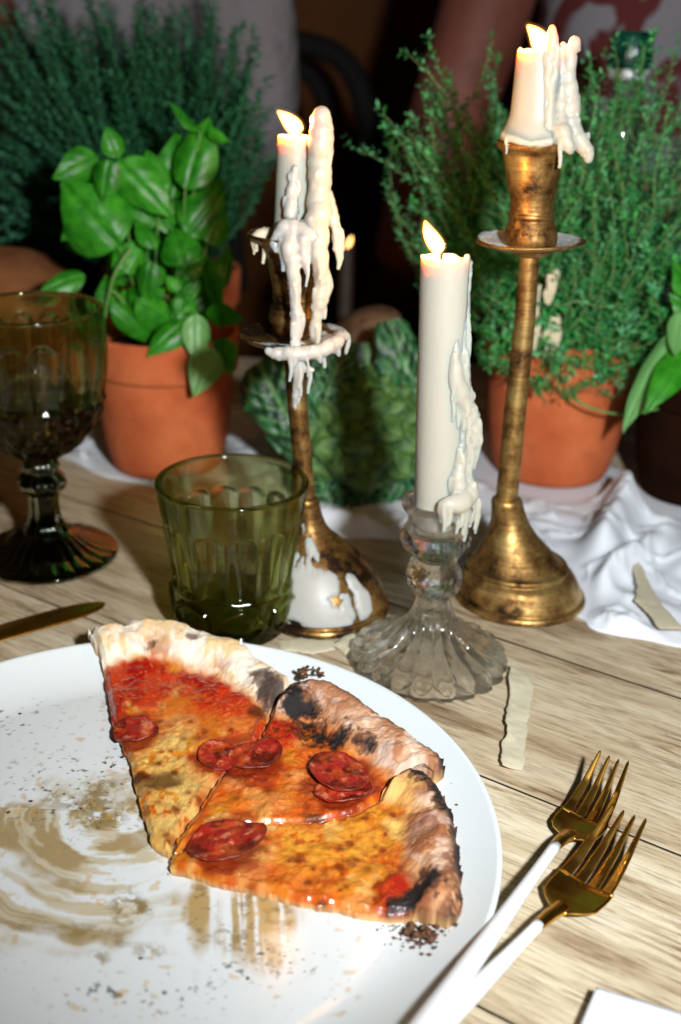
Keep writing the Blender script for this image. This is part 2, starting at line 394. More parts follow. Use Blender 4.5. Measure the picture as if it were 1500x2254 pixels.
# bentwood chair behind
M['chair'] = simple('black_bentwood', lin(16, 11, 8), 0.85)
M['chair_seat'] = simple('brown_seat', lin(96, 58, 28), 0.6)
ch = thing('bentwood_chair', 'dark bentwood chair with hooped back between the two people', 'chair', (-8, 196, -75))
def hoop(px, r, name):
    pts = [ony(x, y, 196 - .02 * (y - 100)) for x, y in px]
    v, f = tube(resample(pts, 60), r, 8); mesh(name, v, f, M['chair'], ch)
hoop([(470, 640), (420, 420), (400, 290), (450, 160), (560, 100), (680, 98), (770, 150), (812, 290), (780, 440), (730, 640)], 1.9, 'outer_hoop')
hoop([(530, 640), (505, 420), (495, 300), (530, 190), (600, 140), (660, 150), (705, 200), (718, 300), (700, 440), (670, 640)], 1.4, 'inner_hoop')
v, f = lathe([(0.01, -33), (20, -33), (21, -31.5), (20, -30), (0.01, -30)], (-8, 176), 40); mesh('seat', v, f, M['chair_seat'], ch)
for sx, sy in ((-1, 0), (1, 0), (-1, 1), (1, 1)):
    v, f = tube([(-8 + 15 * sx, 163 + 30 * sy, -32), (-8 + 18 * sx, 160 + 37 * sy, -75)], [1.6, 1.1], 8); mesh('leg', v, f, M['chair'], ch)

# ------------------------------------------------------------------ people (standing across the table, out of focus)
def skin_obj(name, pts, edges, mat, parent, base, lv=2):
    me = bpy.data.meshes.new(name)
    me.from_pydata([tuple((np.array(p[:3]) + base - org(parent)) * S) for p in pts], edges, []); me.update()
    o = link(name, me, mat, parent)
    md = o.modifiers.new('skin', 'SKIN'); md.use_smooth_shade = True
    for i, p in enumerate(pts):
        r = p[3] if isinstance(p[3], tuple) else (p[3], p[3])
        me.skin_vertices[0].data[i].radius = (r[0] * S, r[1] * S); me.skin_vertices[0].data[i].use_root = (i == 0)
    ss = o.modifiers.new('sub', 'SUBSURF'); ss.levels = lv; ss.render_levels = lv
    return o
def person(x, Y, label, shirt, trousers, hair, armL, armR, sleeve=False):
    t = thing('person', label, 'person', (x, Y, -75)); b = np.array([x, Y, -75.0])
    pts = [(0, 0, 92, 11), (0, 0, 108, 11), (0, 0, 126, 12), (0, 0, 138, 9), (0, 0, 146, 5), (0, -1, 152, 5), (0, -2, 160, 8), (0, -1, 168, 8.5), (0, 0, 174, 5),
           (-18, 0, 137, 6), *[tuple(q) for q in armL], (18, 0, 137, 6), *[tuple(q) for q in armR],
           (-9, 0, 84, 9), (-10, -2, 48, 6), (-10, 1, 10, 4), (-10, -10, 4, 3.4), (9, 0, 84, 9), (10, -2, 48, 6), (10, 1, 10, 4), (10, -10, 4, 3.4)]
    e = [(i, i + 1) for i in range(8)] + [(3, 9), (9, 10), (10, 11), (11, 12), (3, 13), (13, 14), (14, 15), (15, 16), (0, 17), (17, 18), (18, 19), (19, 20), (0, 21), (21, 22), (22, 23), (23, 24)]
    skin_obj('body', pts, e, M['skin'], t, b)
    el, er = np.array(armL[0][:3]), np.array(armR[0][:3])
    sp = [(0, 0, 86, (17, 12)), (0, 0, 108, (16.5, 12.5)), (0, 0, 128, (18, 13)), (0, 0, 140, 9), (-18, 0, 137, 7.6), tuple(el * .75 + np.array([-18, 0, 137]) * .25) + (6.4,), (18, 0, 137, 7.6), tuple(er * .75 + np.array([18, 0, 137]) * .25) + (6.4,)]
    se = [(0, 1), (1, 2), (2, 3), (3, 4), (4, 5), (3, 6), (6, 7)]
    if sleeve: sp[7] = tuple(er) + (6.6,); sp.append(tuple(np.array(armR[1][:3])) + (5.6,)); se.append((7, 8))
    skin_obj('shirt', sp, se, shirt, t, b)
    tp = [(0, 0, 92, (15.5, 12)), (-9, 0, 84, 10), (-10, -2, 48, 8), (-10, 1, 10, 7), (9, 0, 84, 10), (10, -2, 48, 8), (10, 1, 10, 7)]
    skin_obj('trousers', tp, [(0, 1), (1, 2), (2, 3), (0, 4), (4, 5), (5, 6)], trousers, t, b)
    skin_obj('hair', [(0, 2.5, 158, 6), (0, 2.5, 166, 9), (0, 1.5, 172, 8), (0, -3, 176, 5)], [(0, 1), (1, 2), (2, 3)], hair, t, b)
    for s in (-1, 1):
        v, f = lathe([(0.01, -0.7), (0.5, -0.5), (0.75, 0), (0.5, 0.5), (0.01, 0.7)], (0, 0), 12)
        mesh('eye', v + b + np.array([3.1 * s, -10.0, 164]), f, M['wick'], t)
    return t
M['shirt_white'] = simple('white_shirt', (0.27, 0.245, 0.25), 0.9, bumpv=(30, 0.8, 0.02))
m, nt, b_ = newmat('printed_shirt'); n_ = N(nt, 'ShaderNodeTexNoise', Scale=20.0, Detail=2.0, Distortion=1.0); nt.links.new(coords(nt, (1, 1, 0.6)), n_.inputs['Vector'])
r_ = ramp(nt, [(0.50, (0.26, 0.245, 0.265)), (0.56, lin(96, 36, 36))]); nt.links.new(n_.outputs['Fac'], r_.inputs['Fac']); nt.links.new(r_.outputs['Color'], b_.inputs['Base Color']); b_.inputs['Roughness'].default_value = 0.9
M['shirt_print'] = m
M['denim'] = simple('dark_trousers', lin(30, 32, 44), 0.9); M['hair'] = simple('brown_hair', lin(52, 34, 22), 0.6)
pl = ony(165, 80, 152)
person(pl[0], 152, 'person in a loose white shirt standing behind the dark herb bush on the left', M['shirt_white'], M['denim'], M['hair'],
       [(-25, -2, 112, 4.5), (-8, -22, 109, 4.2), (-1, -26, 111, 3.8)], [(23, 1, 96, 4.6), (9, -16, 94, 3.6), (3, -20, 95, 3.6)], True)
pr = ony(1465, 80, 150)
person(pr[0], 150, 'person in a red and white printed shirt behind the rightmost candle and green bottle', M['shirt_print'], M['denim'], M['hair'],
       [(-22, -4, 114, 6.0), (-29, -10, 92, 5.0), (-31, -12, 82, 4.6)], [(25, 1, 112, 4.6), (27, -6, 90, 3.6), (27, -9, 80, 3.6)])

# ------------------------------------------------------------------ white runner, napkin
def runner():
    fr = np.array([onz(x, y)[:2] for x, y in [(-60, 960), (60, 985), (140, 1008), (220, 1046), (350, 1075), (500, 1110), (640, 1160), (760, 1185), (890, 1195), (1010, 1245), (1150, 1310), (1270, 1358), (1300, 1385), (1345, 1400), (1420, 1412), (1500, 1428), (1620, 1440)]])
    bk = np.array([onz(x, y)[:2] for x, y in [(0, 900), (120, 915), (260, 900), (400, 890), (520, 890), (700, 890), (850, 905), (950, 930), (1060, 950), (1160, 970), (1260, 1000), (1320, 1020), (1365, 1035), (1420, 1055), (1480, 1080), (1560, 1100), (1680, 1130)]])
    nu, nv = 260, 110
    A, B = resample(fr, nu), resample(bk, nu)
    t = np.linspace(0, 1, nv)[None, :, None]
    P = A[:, None] * (1 - t) + B[:, None] * t
    x, y = P[..., 0], P[..., 1]
    z = 0.14 + 0.5 * np.maximum(0, fbm(x * .16 + y * .05, y * .12, 0, 3, 5) - .5) * 2 + 0.22 * np.abs(np.sin(x * .5 + y * .55 + 3 * fbm(x * .1, y * .1, 0, 2, 9))) ** 3
    rn = fbm(x * .28 + 7, y * .28, 0, 3, 33); z = z + .45 * np.clip(1 - np.abs(2 * rn - 1) * 3.2, 0, 1) ** 2.2
    def ridge(p, q, wd, h):
        a, b2 = onz(*p)[:2], onz(*q)[:2]; ab = b2 - a; L = np.linalg.norm(ab)
        u = ((x - a[0]) * ab[0] + (y - a[1]) * ab[1]) / L ** 2; d = ((x - a[0]) * ab[1] - (y - a[1]) * ab[0]) / L + 0.5 * np.sin(u * 5)
        return h * np.exp(-(d / wd) ** 2) * sm(-0.12, 0.15, u) * sm(1.12, 0.85, u)
    z = z + ridge((1365, 1080), (1330, 1260), 1.3, 2.6) + ridge((1250, 1390), (1420, 1200), .8, 1.3) + ridge((1330, 1390), (1520, 1440), .7, .8) + ridge((1440, 1180), (1560, 1280), 1.5, 1.2) + ridge((690, 1150), (860, 1185), .8, .6) + ridge((160, 1010), (330, 1066), .6, .4)
    # lie flat under the pots and the candlestick foot
    for cx, cyy, rr in ((-15.1, 92, 5.6), (18.0, 92, 6.2), (12.3, 68.2, 4.6), (28.8, 87.5, 5.5), (2.5, 88, 6)):
        k = sm(rr + 2.0, rr, np.hypot(x - cx, y - cyy)); z = z * (1 - k) + 0.16 * k
    e = np.minimum(t[..., 0], 1 - t[..., 0]) * np.ones_like(x); z = z * sm(0, .05, e) + .14 * (1 - sm(0, .05, e))
    V = np.stack([x, y, z], -1).reshape(-1, 3)
    o = mesh('table_runner', V, gridf(nu, nv)[:, ::-1].copy(), M['cloth'])
    sd = o.modifiers.new('solid', 'SOLIDIFY'); sd.thickness = 0.0013; sd.offset = -1
    return tag(o, 'rumpled white cloth runner lying under the terracotta pots', 'table runner')
runner()
def napkin():
    c = np.array([onz(*q, 0.9)[:2] for q in [(1314, 2168), (1620, 2262), (1560, 2600), (1180, 2480)]])
    n = 40; u, v = np.meshgrid(np.linspace(0, 1, n), np.linspace(0, 1, n), indexing='ij')
    P = (c[0] * ((1 - u) * (1 - v))[..., None] + c[1] * (u * (1 - v))[..., None] + c[2] * (u * v)[..., None] + c[3] * ((1 - u) * v)[..., None])
    parts = []
    for k, z0 in enumerate((0.05, 0.35, 0.65)):
        z = z0 + 0.06 * fbm(P[..., 0] * .4, P[..., 1] * .4, k, 3, 3); Q = np.concatenate([P - 0.05 * k * 0, (z)[..., None]], -1).reshape(-1, 3)
        parts.append((Q, gridf(n, n)))
    V, F = cat(parts); o = mesh('folded_napkin', V, F[:, ::-1].copy(), M['cloth'])
    sd = o.modifiers.new('solid', 'SOLIDIFY'); sd.thickness = 0.0026; sd.offset = 0
    tag(o, 'flat folded white napkin cut off at the bottom corner below the forks', 'napkin')
napkin()

# ------------------------------------------------------------------ plate
PC = np.array([-8.8, 41.4]); PR = 16.45
def plate_z(r):
    return 0.75 + 1.35 * np.clip((r - 12.6) / (PR - 12.6), 0, None) ** 1.7 * (r > 12.6)
def blob(x, y, cx, cy_, rx, ry, ang=0.0, nz=None, soft=0.5):
    a = math.radians(ang); dx, dy = x - cx, y - cy_
    u = (dx * math.cos(a) + dy * math.sin(a)) / rx; v = (-dx * math.sin(a) + dy * math.cos(a)) / ry
    d = np.sqrt(u * u + v * v)
    if nz is not None: d = d + nz
    return 1 - sm(1 - soft, 1 + soft * .4, d)
def mixv(c, m, col): return c * (1 - m[:, None]) + np.asarray(col) * m[:, None]
def make_plate():
    n = 640
    rr = np.concatenate([np.linspace(0.02, PR - 0.25, 270)])
    rows = [(r, float(plate_z(np.array(r)))) for r in rr]
    zt = rows[-1][1]
    rows += [(PR - 0.12, zt + 0.05), (PR - .03, zt + 0.02), (PR, zt - 0.08), (PR - .03, zt - 0.2), (PR - .2, zt - 0.33), (14.6, 0.75), (13.2, 0.32), (11.0, 0.2), (10.8, 0.0), (10.3, 0.0), (10.1, 0.22), (0.02, 0.24)]
    V, Fc = lathe(rows, PC, n)
    px, py = proj(V)
    wx, wy = V[:, 0], V[:, 1]
    col = np.tile(np.array([0.70, 0.735, 0.735]), (len(V), 1))
    top = np.zeros(len(V), bool); top[:270 * n] = True
    nz = fbm(wx * .7, wy * .7, 0, 4, 21)
    nf = fbm(wx * 3.2, wy * 3.2, 0, 4, 31)
    # greasy smears: streaks that follow arcs left by the slices
    th = np.arctan2(wy - (PC[1] + 2), wx - (PC[0] - 1)); rad = np.hypot(wx - (PC[0] - 1), wy - (PC[1] + 2))
    st = fbm(rad * 1.3 + 1.0 * nz, th * .9, 0, 4, 41)
    reg = np.maximum.reduce([blob(px, py, 210, 1865, 290, 120, 12, (nz - .5) * 1.1, .6), blob(px, py, 60, 1990, 300, 90, 5, (nz - .5) * 1.1, .6), blob(px, py, 330, 1800, 110, 90, 30, (nz - .5), .6)])
    sme = reg * sm(.38, .50, st)
    col = mixv(col, .78 * sme * top, lin(188, 172, 132))
    col = mixv(col, .75 * reg * sm(.52, .62, st) * top, lin(150, 124, 70))
    # streaks drawn towards the viewer
    sx = fbm(wx * 3.4 + .35 * wy + .6 * nz, wy * .16, 0, 3, 51)
    reg2 = np.maximum(blob(px, py, 560, 2010, 95, 120, 3, (nz - .5) * .9, .5), blob(px, py, 440, 2000, 34, 130, 4, (nz - .5) * .9, .5))
    col = mixv(col, .9 * reg2 * sm(.36, .56, sx) * top, lin(168, 138, 74))
    col = mixv(col, .5 * reg2 * sm(.55, .66, nf) * top, lin(108, 82, 38))
    for (cx, cy_, rx, ry, a, s_) in [(290, 2000, 55, 38, 20, .9), (220, 1775, 70, 50, 0, .75), (120, 1765, 40, 25, 0, .5), (330, 2090, 90, 24, 10, .6), (120, 2045, 150, 16, 3, .55), (220, 2110, 26, 22, 0, .7)]:
        m_ = blob(px, py, cx, cy_, rx, ry, a, (nz - .5) * 1.6 + (nf - .5) * .9, .6)
        col = mixv(col, s_ * m_ * sm(.35, .6, nf) * top, lin(128, 108, 58))
    # soot and herb specks
    sp = fbm(wx * 4.2, wy * 4.2, 0, 3, 61); sp2 = fbm(wx * 1.1, wy * 1.1, 0, 2, 71)
    dens = np.maximum.reduce([.12 * np.ones(len(V)), blob(px, py, 180, 1745, 230, 120, 0, None, .9), blob(px, py, 560, 2110, 260, 80, 0, None, .9), blob(px, py, 30, 1580, 130, 60, 0, None, .9), blob(px, py, 240, 1680, 120, 45, 0, None, .9), blob(px, py, 330, 2190, 300, 60, 0, None, .9), blob(px, py, 920, 2060, 70, 40, 0, None, .9)])
    inner = np.hypot(wx - PC[0], wy - PC[1]) < 13.6
    m_ = sm(.735, .79, sp + .09 * (dens - .6) + .12 * (sp2 - .5)) * dens * top * inner
    col = mixv(col, .85 * m_, lin(58, 52, 38))
    m_ = sm(.66, .76, sp + .08 * (dens - .6)) * blob(px, py, 200, 1700, 330, 170, 0, None, .9) * top * inner
    col = mixv(col, .25 * m_, lin(120, 116, 96))
    yl = sm(.70, .76, fbm(wx * 2.3, wy * 2.3, 0, 2, 81)) * top * inner
    col = mixv(col, .45 * yl * sm(.5, .62, sp2), lin(196, 150, 64))
    o = mesh('dinner_plate', V, Fc, M['plate'], col=col, loc=(PC[0], PC[1], 0))
    return tag(o, 'large white plate smeared with grease and soot under the pizza', 'plate')
make_plate()

# ------------------------------------------------------------------ pizza
def base_z(x, y): return plate_z(np.minimum(np.hypot(x - PC[0], y - PC[1]), PR - .3)) + 0.03
def onpizza(px, py, t):
    z = 1.5
    for _ in range(12):
        P = onz(px, py, z); z = float(base_z(P[0], P[1])) + t
    return onz(px, py, z)
CUT_AB = [(372, 1866), (387, 1829), (432, 1772), (467, 1712), (514, 1655), (568, 1617), (593, 1566), (612, 1530)]
OUT_A = [(192, 1362), (206, 1356), (268, 1356), (280, 1343), (330, 1340), (380, 1345), (430, 1358), (480, 1378), (530, 1392), (552, 1402), (566, 1420), (600, 1440), (640, 1466), (652, 1486)]
OUT_B = [(618, 1528), (640, 1506), (690, 1494), (740, 1505), (800, 1545), (850, 1580), (900, 1610), (940, 1638), (974, 1660), (980, 1682)]
OUT_C = [(880, 1706), (905, 1694), (940, 1706), (970, 1738), (990, 1772), (1001, 1810), (1011, 1860), (1016, 1920), (1018, 1980), (1006, 2006)]
SL = {
 'A': dict(c=(430, 1560), out=OUT_A, wcr=2.9, poly=OUT_A + [(640, 1508)] + CUT_AB[::-1] + [(330, 1836), (318, 1782), (296, 1712), (290, 1672), (275, 1640), (262, 1602), (249, 1580), (240, 1540), (232, 1480), (224, 1450), (206, 1410), (194, 1378)], tz=(1.5, .75)),
 'B': dict(c=(690, 1680), out=OUT_B, wcr=2.9, poly=OUT_B + [(962, 1698), (930, 1690), (890, 1702), (862, 1722), (830, 1752), (780, 1778), (700, 1795), (600, 1800), (500, 1808), (430, 1836), (384, 1862)] + [(392, 1834), (437, 1777), (472, 1717), (519, 1660), (573, 1622), (598, 1571)], tz=(.8, .75)),
 'C': dict(c=(770, 1880), out=OUT_C, wcr=2.4, poly=OUT_C + [(985, 2016), (960, 2008), (920, 2000), (850, 2003), (800, 1995), (750, 1985), (690, 1974), (660, 1970), (610, 1955), (560, 1945), (530, 1936), (470, 1925), (430, 1908), (395, 1902), (375, 1894), (372, 1880), (388, 1868), (434, 1840), (502, 1812), (602, 1804), (702, 1799), (782, 1782), (834, 1756)], tz=(.6, .7)),
}
def dist_poly(x, y, pts):
    d = np.full(len(x), 1e9)
    for a, b in zip(pts[:-1], pts[1:]):
        ab = b - a; t = np.clip(((x - a[0]) * ab[0] + (y - a[1]) * ab[1]) / (ab @ ab), 0, 1)
        d = np.minimum(d, np.hypot(x - a[0] - t * ab[0], y - a[1] - t * ab[1]))
    return d
PZ = []
def pizza_slice(key, label):
    s = SL[key]; k_out = len(s['out'])
    pw = np.array([onpizza(x, y, s['tz'][0] if i < k_out else s['tz'][1])[:2] for i, (x, y) in enumerate(s['poly'])])
    c = onpizza(*s['c'], .8)[:2]
    # boundary at even steps of arc length, roughened
    nb = 900
    Pc = np.concatenate([pw, pw[:1]]); L = np.concatenate([[0], np.cumsum(np.linalg.norm(np.diff(Pc, axis=0), axis=1))])
    q = np.linspace(0, L[-1], nb, endpoint=False); bx, by = np.interp(q, L, Pc[:, 0]), np.interp(q, L, Pc[:, 1])
    for _ in range(3): bx = (np.roll(bx, 1) + 2 * bx + np.roll(bx, -1)) / 4; by = (np.roll(by, 1) + 2 * by + np.roll(by, -1)) / 4
    jx, jy = fbm(bx * 2.2, by * 2.2, 0, 4, 5) - .5, fbm(bx * 2.2, by * 2.2, 5.3, 4, 6) - .5
    bx, by = bx + .28 * jx, by + .28 * jy
    ns = 105
    sv = np.linspace(0, 1, ns) ** .85; sv[0] = 0.004
    X = c[0] + sv[:, None] * (bx - c[0])[None]; Y = c[1] + sv[:, None] * (by - c[1])[None]
    x, y = X.ravel(), Y.ravel()
    ow = np.array([onpizza(a, b, s['tz'][0])[:2] for a, b in s['out']])
    d = dist_poly(x, y, ow); dB = dist_poly(x, y, np.concatenate([pw, pw[:1]]))
    wv = s['wcr'] * (.85 + .5 * (fbm(x * .35, y * .35, 0, 2, 15)))
    u = d / wv
    cr = np.where(u < .45, np.sqrt(np.clip(1 - ((u - .45) / .45) ** 2, 0, 1)), .5 * (1 + np.cos(PI * np.clip((u - .45) / .55, 0, 1))))
    crust = 1 - sm(.72, 1.02, u + .25 * (fbm(x * 1.3, y * 1.3, 0, 3, 18) - .5))
    lump = fbm(x * .55, y * .55, 0, 3, 19)
    z0 = base_z(x, y)
    n1 = fbm(x * 1.0, y * 1.0, 0, 4, 23); n2 = fbm(x * 3.0, y * 3.0, 0, 4, 27); n3 = fbm(x * 7.0, y * 7.0, 0, 3, 29)
    P = np.stack([x, y, z0 + .8], 1); px, py = proj(P)
    wob = (n1 - .5) * .9 + (n2 - .5) * .5
    B = lambda *a, **k: blob(px, py, *a, nz=wob, **k)
    tom = np.maximum.reduce([B(305, 1492, 105, 72, 8), B(490, 1494, 132, 80, 12), B(615, 1602, 62, 46, -35), B(250, 1540, 40, 60), B(890, 1945, 62, 46, -30) * .8]) * (1 - crust)
    thick = .50 + .10 * n1; g0 = fbm(x * 1.3, y * 1.3, 0, 2, 91)
    h = thick + (.82 + .5 * (lump - .5)) * cr + .26 * tom * (.6 + .7 * g0) + .22 * (n1 - .5) + (.04 + .05 * crust) * (n2 - .5) + (.008 + .045 * crust) * (n3 - .5)
    bub = sm(.60, .72, fbm(x * 2.1, y * 2.1, 0, 2, 37)) * (1 - crust); h = h + .03 * bub
    h = h * (.62 + .38 * sm(0, .30, dB)) ; h = np.maximum(h, .16)
    z = z0 + h
    # colours
    gold, cream, orange, deep = lin(222, 142, 38), lin(238, 198, 112), lin(208, 96, 24), lin(164, 66, 14)
    red, red2, brown, black = lin(166, 20, 10), lin(200, 50, 20), lin(84, 38, 14), lin(26, 20, 18)
    col = np.tile(orange, (len(x), 1))
    cz = {'A': .06, 'B': -.05, 'C': -.01}[key]
    g1, g2, g3 = fbm(x * .8, y * .8, 0, 3, 23), fbm(x * .62, y * .62, 0, 3, 45), fbm(x * 1.15 + 3, y * 1.15, 0, 3, 47)
    col = mixv(col, sm(.36, .60, g1 + cz), gold)
    col = mixv(col, .8 * sm(.50, .66, g2 + cz), cream)
    col = mixv(col, .35 * sm(.09, .0, np.abs(g3 - .5)) * sm(.42, .6, n1), deep)
    col = mixv(col, .5 * sm(.60, .72, g3), lin(196, 84, 20))
    for a in [(370, 1690, 88, 120, 15), (345, 1800, 44, 60, 0), (400, 1770, 40, 40, 0)]:
        col = mixv(col, .75 * B(*a) * sm(.34, .5, n2), cream)
    for a in [(620, 1740, 150, 70, -8), (700, 1640, 100, 50, 20), (560, 1600, 80, 60, 0), (430, 1560, 190, 56, 8), (800, 1980, 170, 28, 8), (620, 1930, 120, 40, 10)]:
        col = mixv(col, .6 * B(*a), lin(218, 98, 30))
    for a in [(760, 1860, 170, 70, 5), (640, 1840, 70, 50, 0)]: col = mixv(col, .55 * B(*a) * sm(.4, .55, n2), lin(230, 164, 56))
    if key == 'C':
        for a in [(905, 1925, 55, 75, -20), (870, 1990, 60, 22, 0)]: col = mixv(col, .85 * B(*a), lin(160, 44, 12))
    rb = np.random.default_rng({'A': 3, 'B': 4, 'C': 5}[key])
    zones = {'A': [(26, 370, 1720, 60, 80), (8, 440, 1600, 80, 30)], 'B': [(30, 640, 1730, 130, 45), (8, 560, 1600, 50, 30)], 'C': [(46, 840, 1860, 90, 60), (26, 680, 1900, 130, 45)]}[key]
    for nb_, zx, zy, sx_, sy_ in zones:
        for _ in range(nb_):
            ax, ay, ar = rb.normal(zx, sx_), rb.normal(zy, sy_), rb.uniform(4, 15) * (1.15 if key == 'C' else .9)
            k1 = blob(px, py, ax, ay, ar * 1.9, ar * 1.25, rb.uniform(-30, 30), (n2 - .5) * .9, .8); k2 = blob(px, py, ax, ay, ar, ar * .62, 0, (n2 - .5) * .9, .6)
            st_ = rb.uniform(.3, 1.0); col = mixv(col, .6 * st_ * k1, lin(190, 84, 18)); col = mixv(col, .85 * st_ * k2, lin(96, 40, 12)); z = z + .035 * k1 * (1 - crust)
    for a in [(800, 1700, 110, 70, 20), (520, 1675, 110, 60, 0)]: col = mixv(col, .45 * B(*a), red2)
    col = mixv(col, .95 * tom, red2); col = mixv(col, tom * sm(.34, .58, n1 + .12 * (n2 - .5)), red)
    col = mixv(col, .8 * tom * sm(.66, .72, n3) * .6, lin(214, 120, 70))
    for hx, hy, hr in [(298, 1606, 62), (478, 1656, 56), (560, 1668, 78), (752, 1720, 92), (500, 1850, 100)]:
        col = mixv(col, .75 * blob(px, py, hx, hy, hr * 1.12, hr * .82, 0, (n1 - .5) * .8, .5), lin(196, 66, 22)); col = mixv(col, .7 * blob(px, py, hx, hy, hr * .95, hr * .68, 0, (n1 - .5) * .8, .3), lin(120, 34, 14))
    # burnt cheese
    for a in [(352, 1712, 58, 21, -8), (300, 1700, 26, 12, 0), (570, 1562, 26, 14, 0), (695, 1790, 30, 12, 10), (440, 1430, 40, 12, 0)]: col = mixv(col, .85 * B(*a, soft=.6), brown)
    # crust
    pale = {'A': lin(236, 224, 202), 'B': lin(206, 160, 126), 'C': lin(202, 148, 104)}[key]
    tan = {'A': lin(222, 190, 140), 'B': lin(172, 116, 80), 'C': lin(160, 98, 58)}[key]
    cc = np.tile(pale, (len(x), 1)); cc = mixv(cc, sm(.42, .66, n1 + .3 * (n2 - .5)), tan)
    flour = sm(.52, .66, fbm(x * 1.2 + 9, y * 1.2, 0, 4, 55)); cc = mixv(cc, {'A': .6, 'B': .42, 'C': .3}[key] * flour, lin(236, 220, 204))
    cc = mixv(cc, sm(.62, 1.0, u) * .75, lin(214, 136, 62))
    if key == 'A': cc = mixv(cc, .7 * sm(.58, .66, fbm(x * .9, y * .9, 0, 4, 57)) * sm(.35, .8, u), lin(168, 96, 52))
    if key == 'C': cc = mixv(cc, .7 * sm(.5, .62, fbm(x * .7, y * .7, 0, 3, 59)), lin(126, 70, 40)); cc = mixv(cc, .8 * B(880, 1740, 60, 60), lin(226, 172, 96))
    col = col * (1 - crust[:, None]) + cc * crust[:, None]
    chars = {'A': [(640, 1468, 60, 24, 35, 1), (600, 1520, 40, 46, 10, .7), (590, 1440, 36, 12, 30, .9), (340, 1428, 22, 12, 0, .6), (420, 1424, 20, 10, 0, .5)],
             'B': [(650, 1545, 48, 58, 10, 1), (690, 1605, 56, 34, 25, 1), (745, 1625, 50, 22, 15, 1), (790, 1640, 40, 14, 15, .8), (640, 1512, 30, 16, 0, .9), (880, 1592, 100, 12, 33, .9), (955, 1645, 34, 14, 30, 1), (800, 1548, 60, 10, 35, .8), (720, 1500, 40, 8, 5, .7)],
             'C': [(925, 1716, 50, 22, 25, 1), (965, 1752, 40, 26, 40, 1), (985, 1790, 26, 30, 0, .8), (935, 1970, 70, 30, -20, 1), (880, 1985, 44, 18, 0, .8), (1010, 1880, 12, 60, 0, .8), (1000, 1830, 18, 30, 0, .7), (940, 1880, 26, 30, 0, .35)]}[key]
    burnt = np.zeros(len(x))
    for a in chars:
        m_ = a[5] * blob(px, py, *a[:5], nz=wob * 2.0 + (n3 - .5) * .6, soft=.95); burnt = np.maximum(burnt, m_)
    col = mixv(col, sm(.12, .5, burnt) * .8, brown); col = mixv(col, sm(.45, .85, burnt), black)
    edge = sm(.75, .1, d) * crust; col = mixv(col, edge * sm(.38, .54, n2 + .3 * (n1 - .5)) * {'A': .15, 'B': .95, 'C': .9}[key], lin(36, 24, 18))
    col = col * (1 - .14 * (1 - crust))[:, None]; gl = (1 - crust) * (1 - .5 * burnt)
    # side wall: one ring down to the plate
    X0, Y0 = bx, by
    low = np.stack([X0 + (c[0] - X0) * .006, Y0 + (c[1] - Y0) * .006, base_z(X0, Y0) - .02], 1)
    cut = sm(.0, .6, dist_poly(X0, Y0, ow)); wallc = np.tile(lin(214, 170, 112), (nb, 1)) * (.35 + .65 * cut[:, None]); wallc = mixv(wallc, .5 * sm(.45, .6, fbm(X0 * 3, Y0 * 3, 0, 3, 77)), lin(120, 66, 30))
    PZ.append((x, y, z))
    V = np.concatenate([np.stack([x, y, z], 1), low]); col = np.concatenate([col, wallc]); gl = np.concatenate([gl, np.zeros(nb)])
    pos = V.mean(0); pos[2] = float(base_z(pos[0], pos[1]))
    t = thing('pizza_slice', label, 'pizza slice', pos, 'pizza slices on the white plate')
    F = gridf(ns + 1, nb, False, True)
    tri = V[F[len(F) // 2]]; nrm = np.cross(tri[1] - tri[0], tri[2] - tri[0])
    if nrm[2] < 0: F = F[:, ::-1].copy()
    cb = np.concatenate([crust, np.zeros(nb)]); fm = cb[F].mean(1) > .5
    for nm, msk in (('crust', fm), ('cheese_topping', ~fm)):
        ff = F[msk]; used = np.unique(ff); remap = np.full(len(V), -1); remap[used] = np.arange(len(used))
        mesh(nm, V[used], remap[ff], M['pizza'], t, col=np.clip(col[used], 0, 1), attrs={'gloss': gl[used]})
    return t
sA = pizza_slice('A', 'narrow pizza slice with tomato and pale floury crust hanging over the plate edge')
sB = pizza_slice('B', 'middle pizza slice with curled salami and black charred crust')
sC = pizza_slice('C', 'golden cheesy pizza slice nearest the viewer with a browned crust')
_cells = {}
for x_, y_, z_ in PZ:
    for a, b, c_ in zip(np.round(x_ / .12).astype(int), np.round(y_ / .12).astype(int), z_):
        k_ = (a, b)
        if k_ not in _cells: _cells[k_] = float(c_)
def pz_lookup(x, y):
    a, b = round(x / .12), round(y / .12); q = [_cells[(a + i, b + j)] for i in (-2, -1, 0, 1, 2) for j in (-2, -1, 0, 1, 2) if (a + i, b + j) in _cells]
    return sum(q) / len(q) if q else float(base_z(np.array(x), np.array(y))) + .45
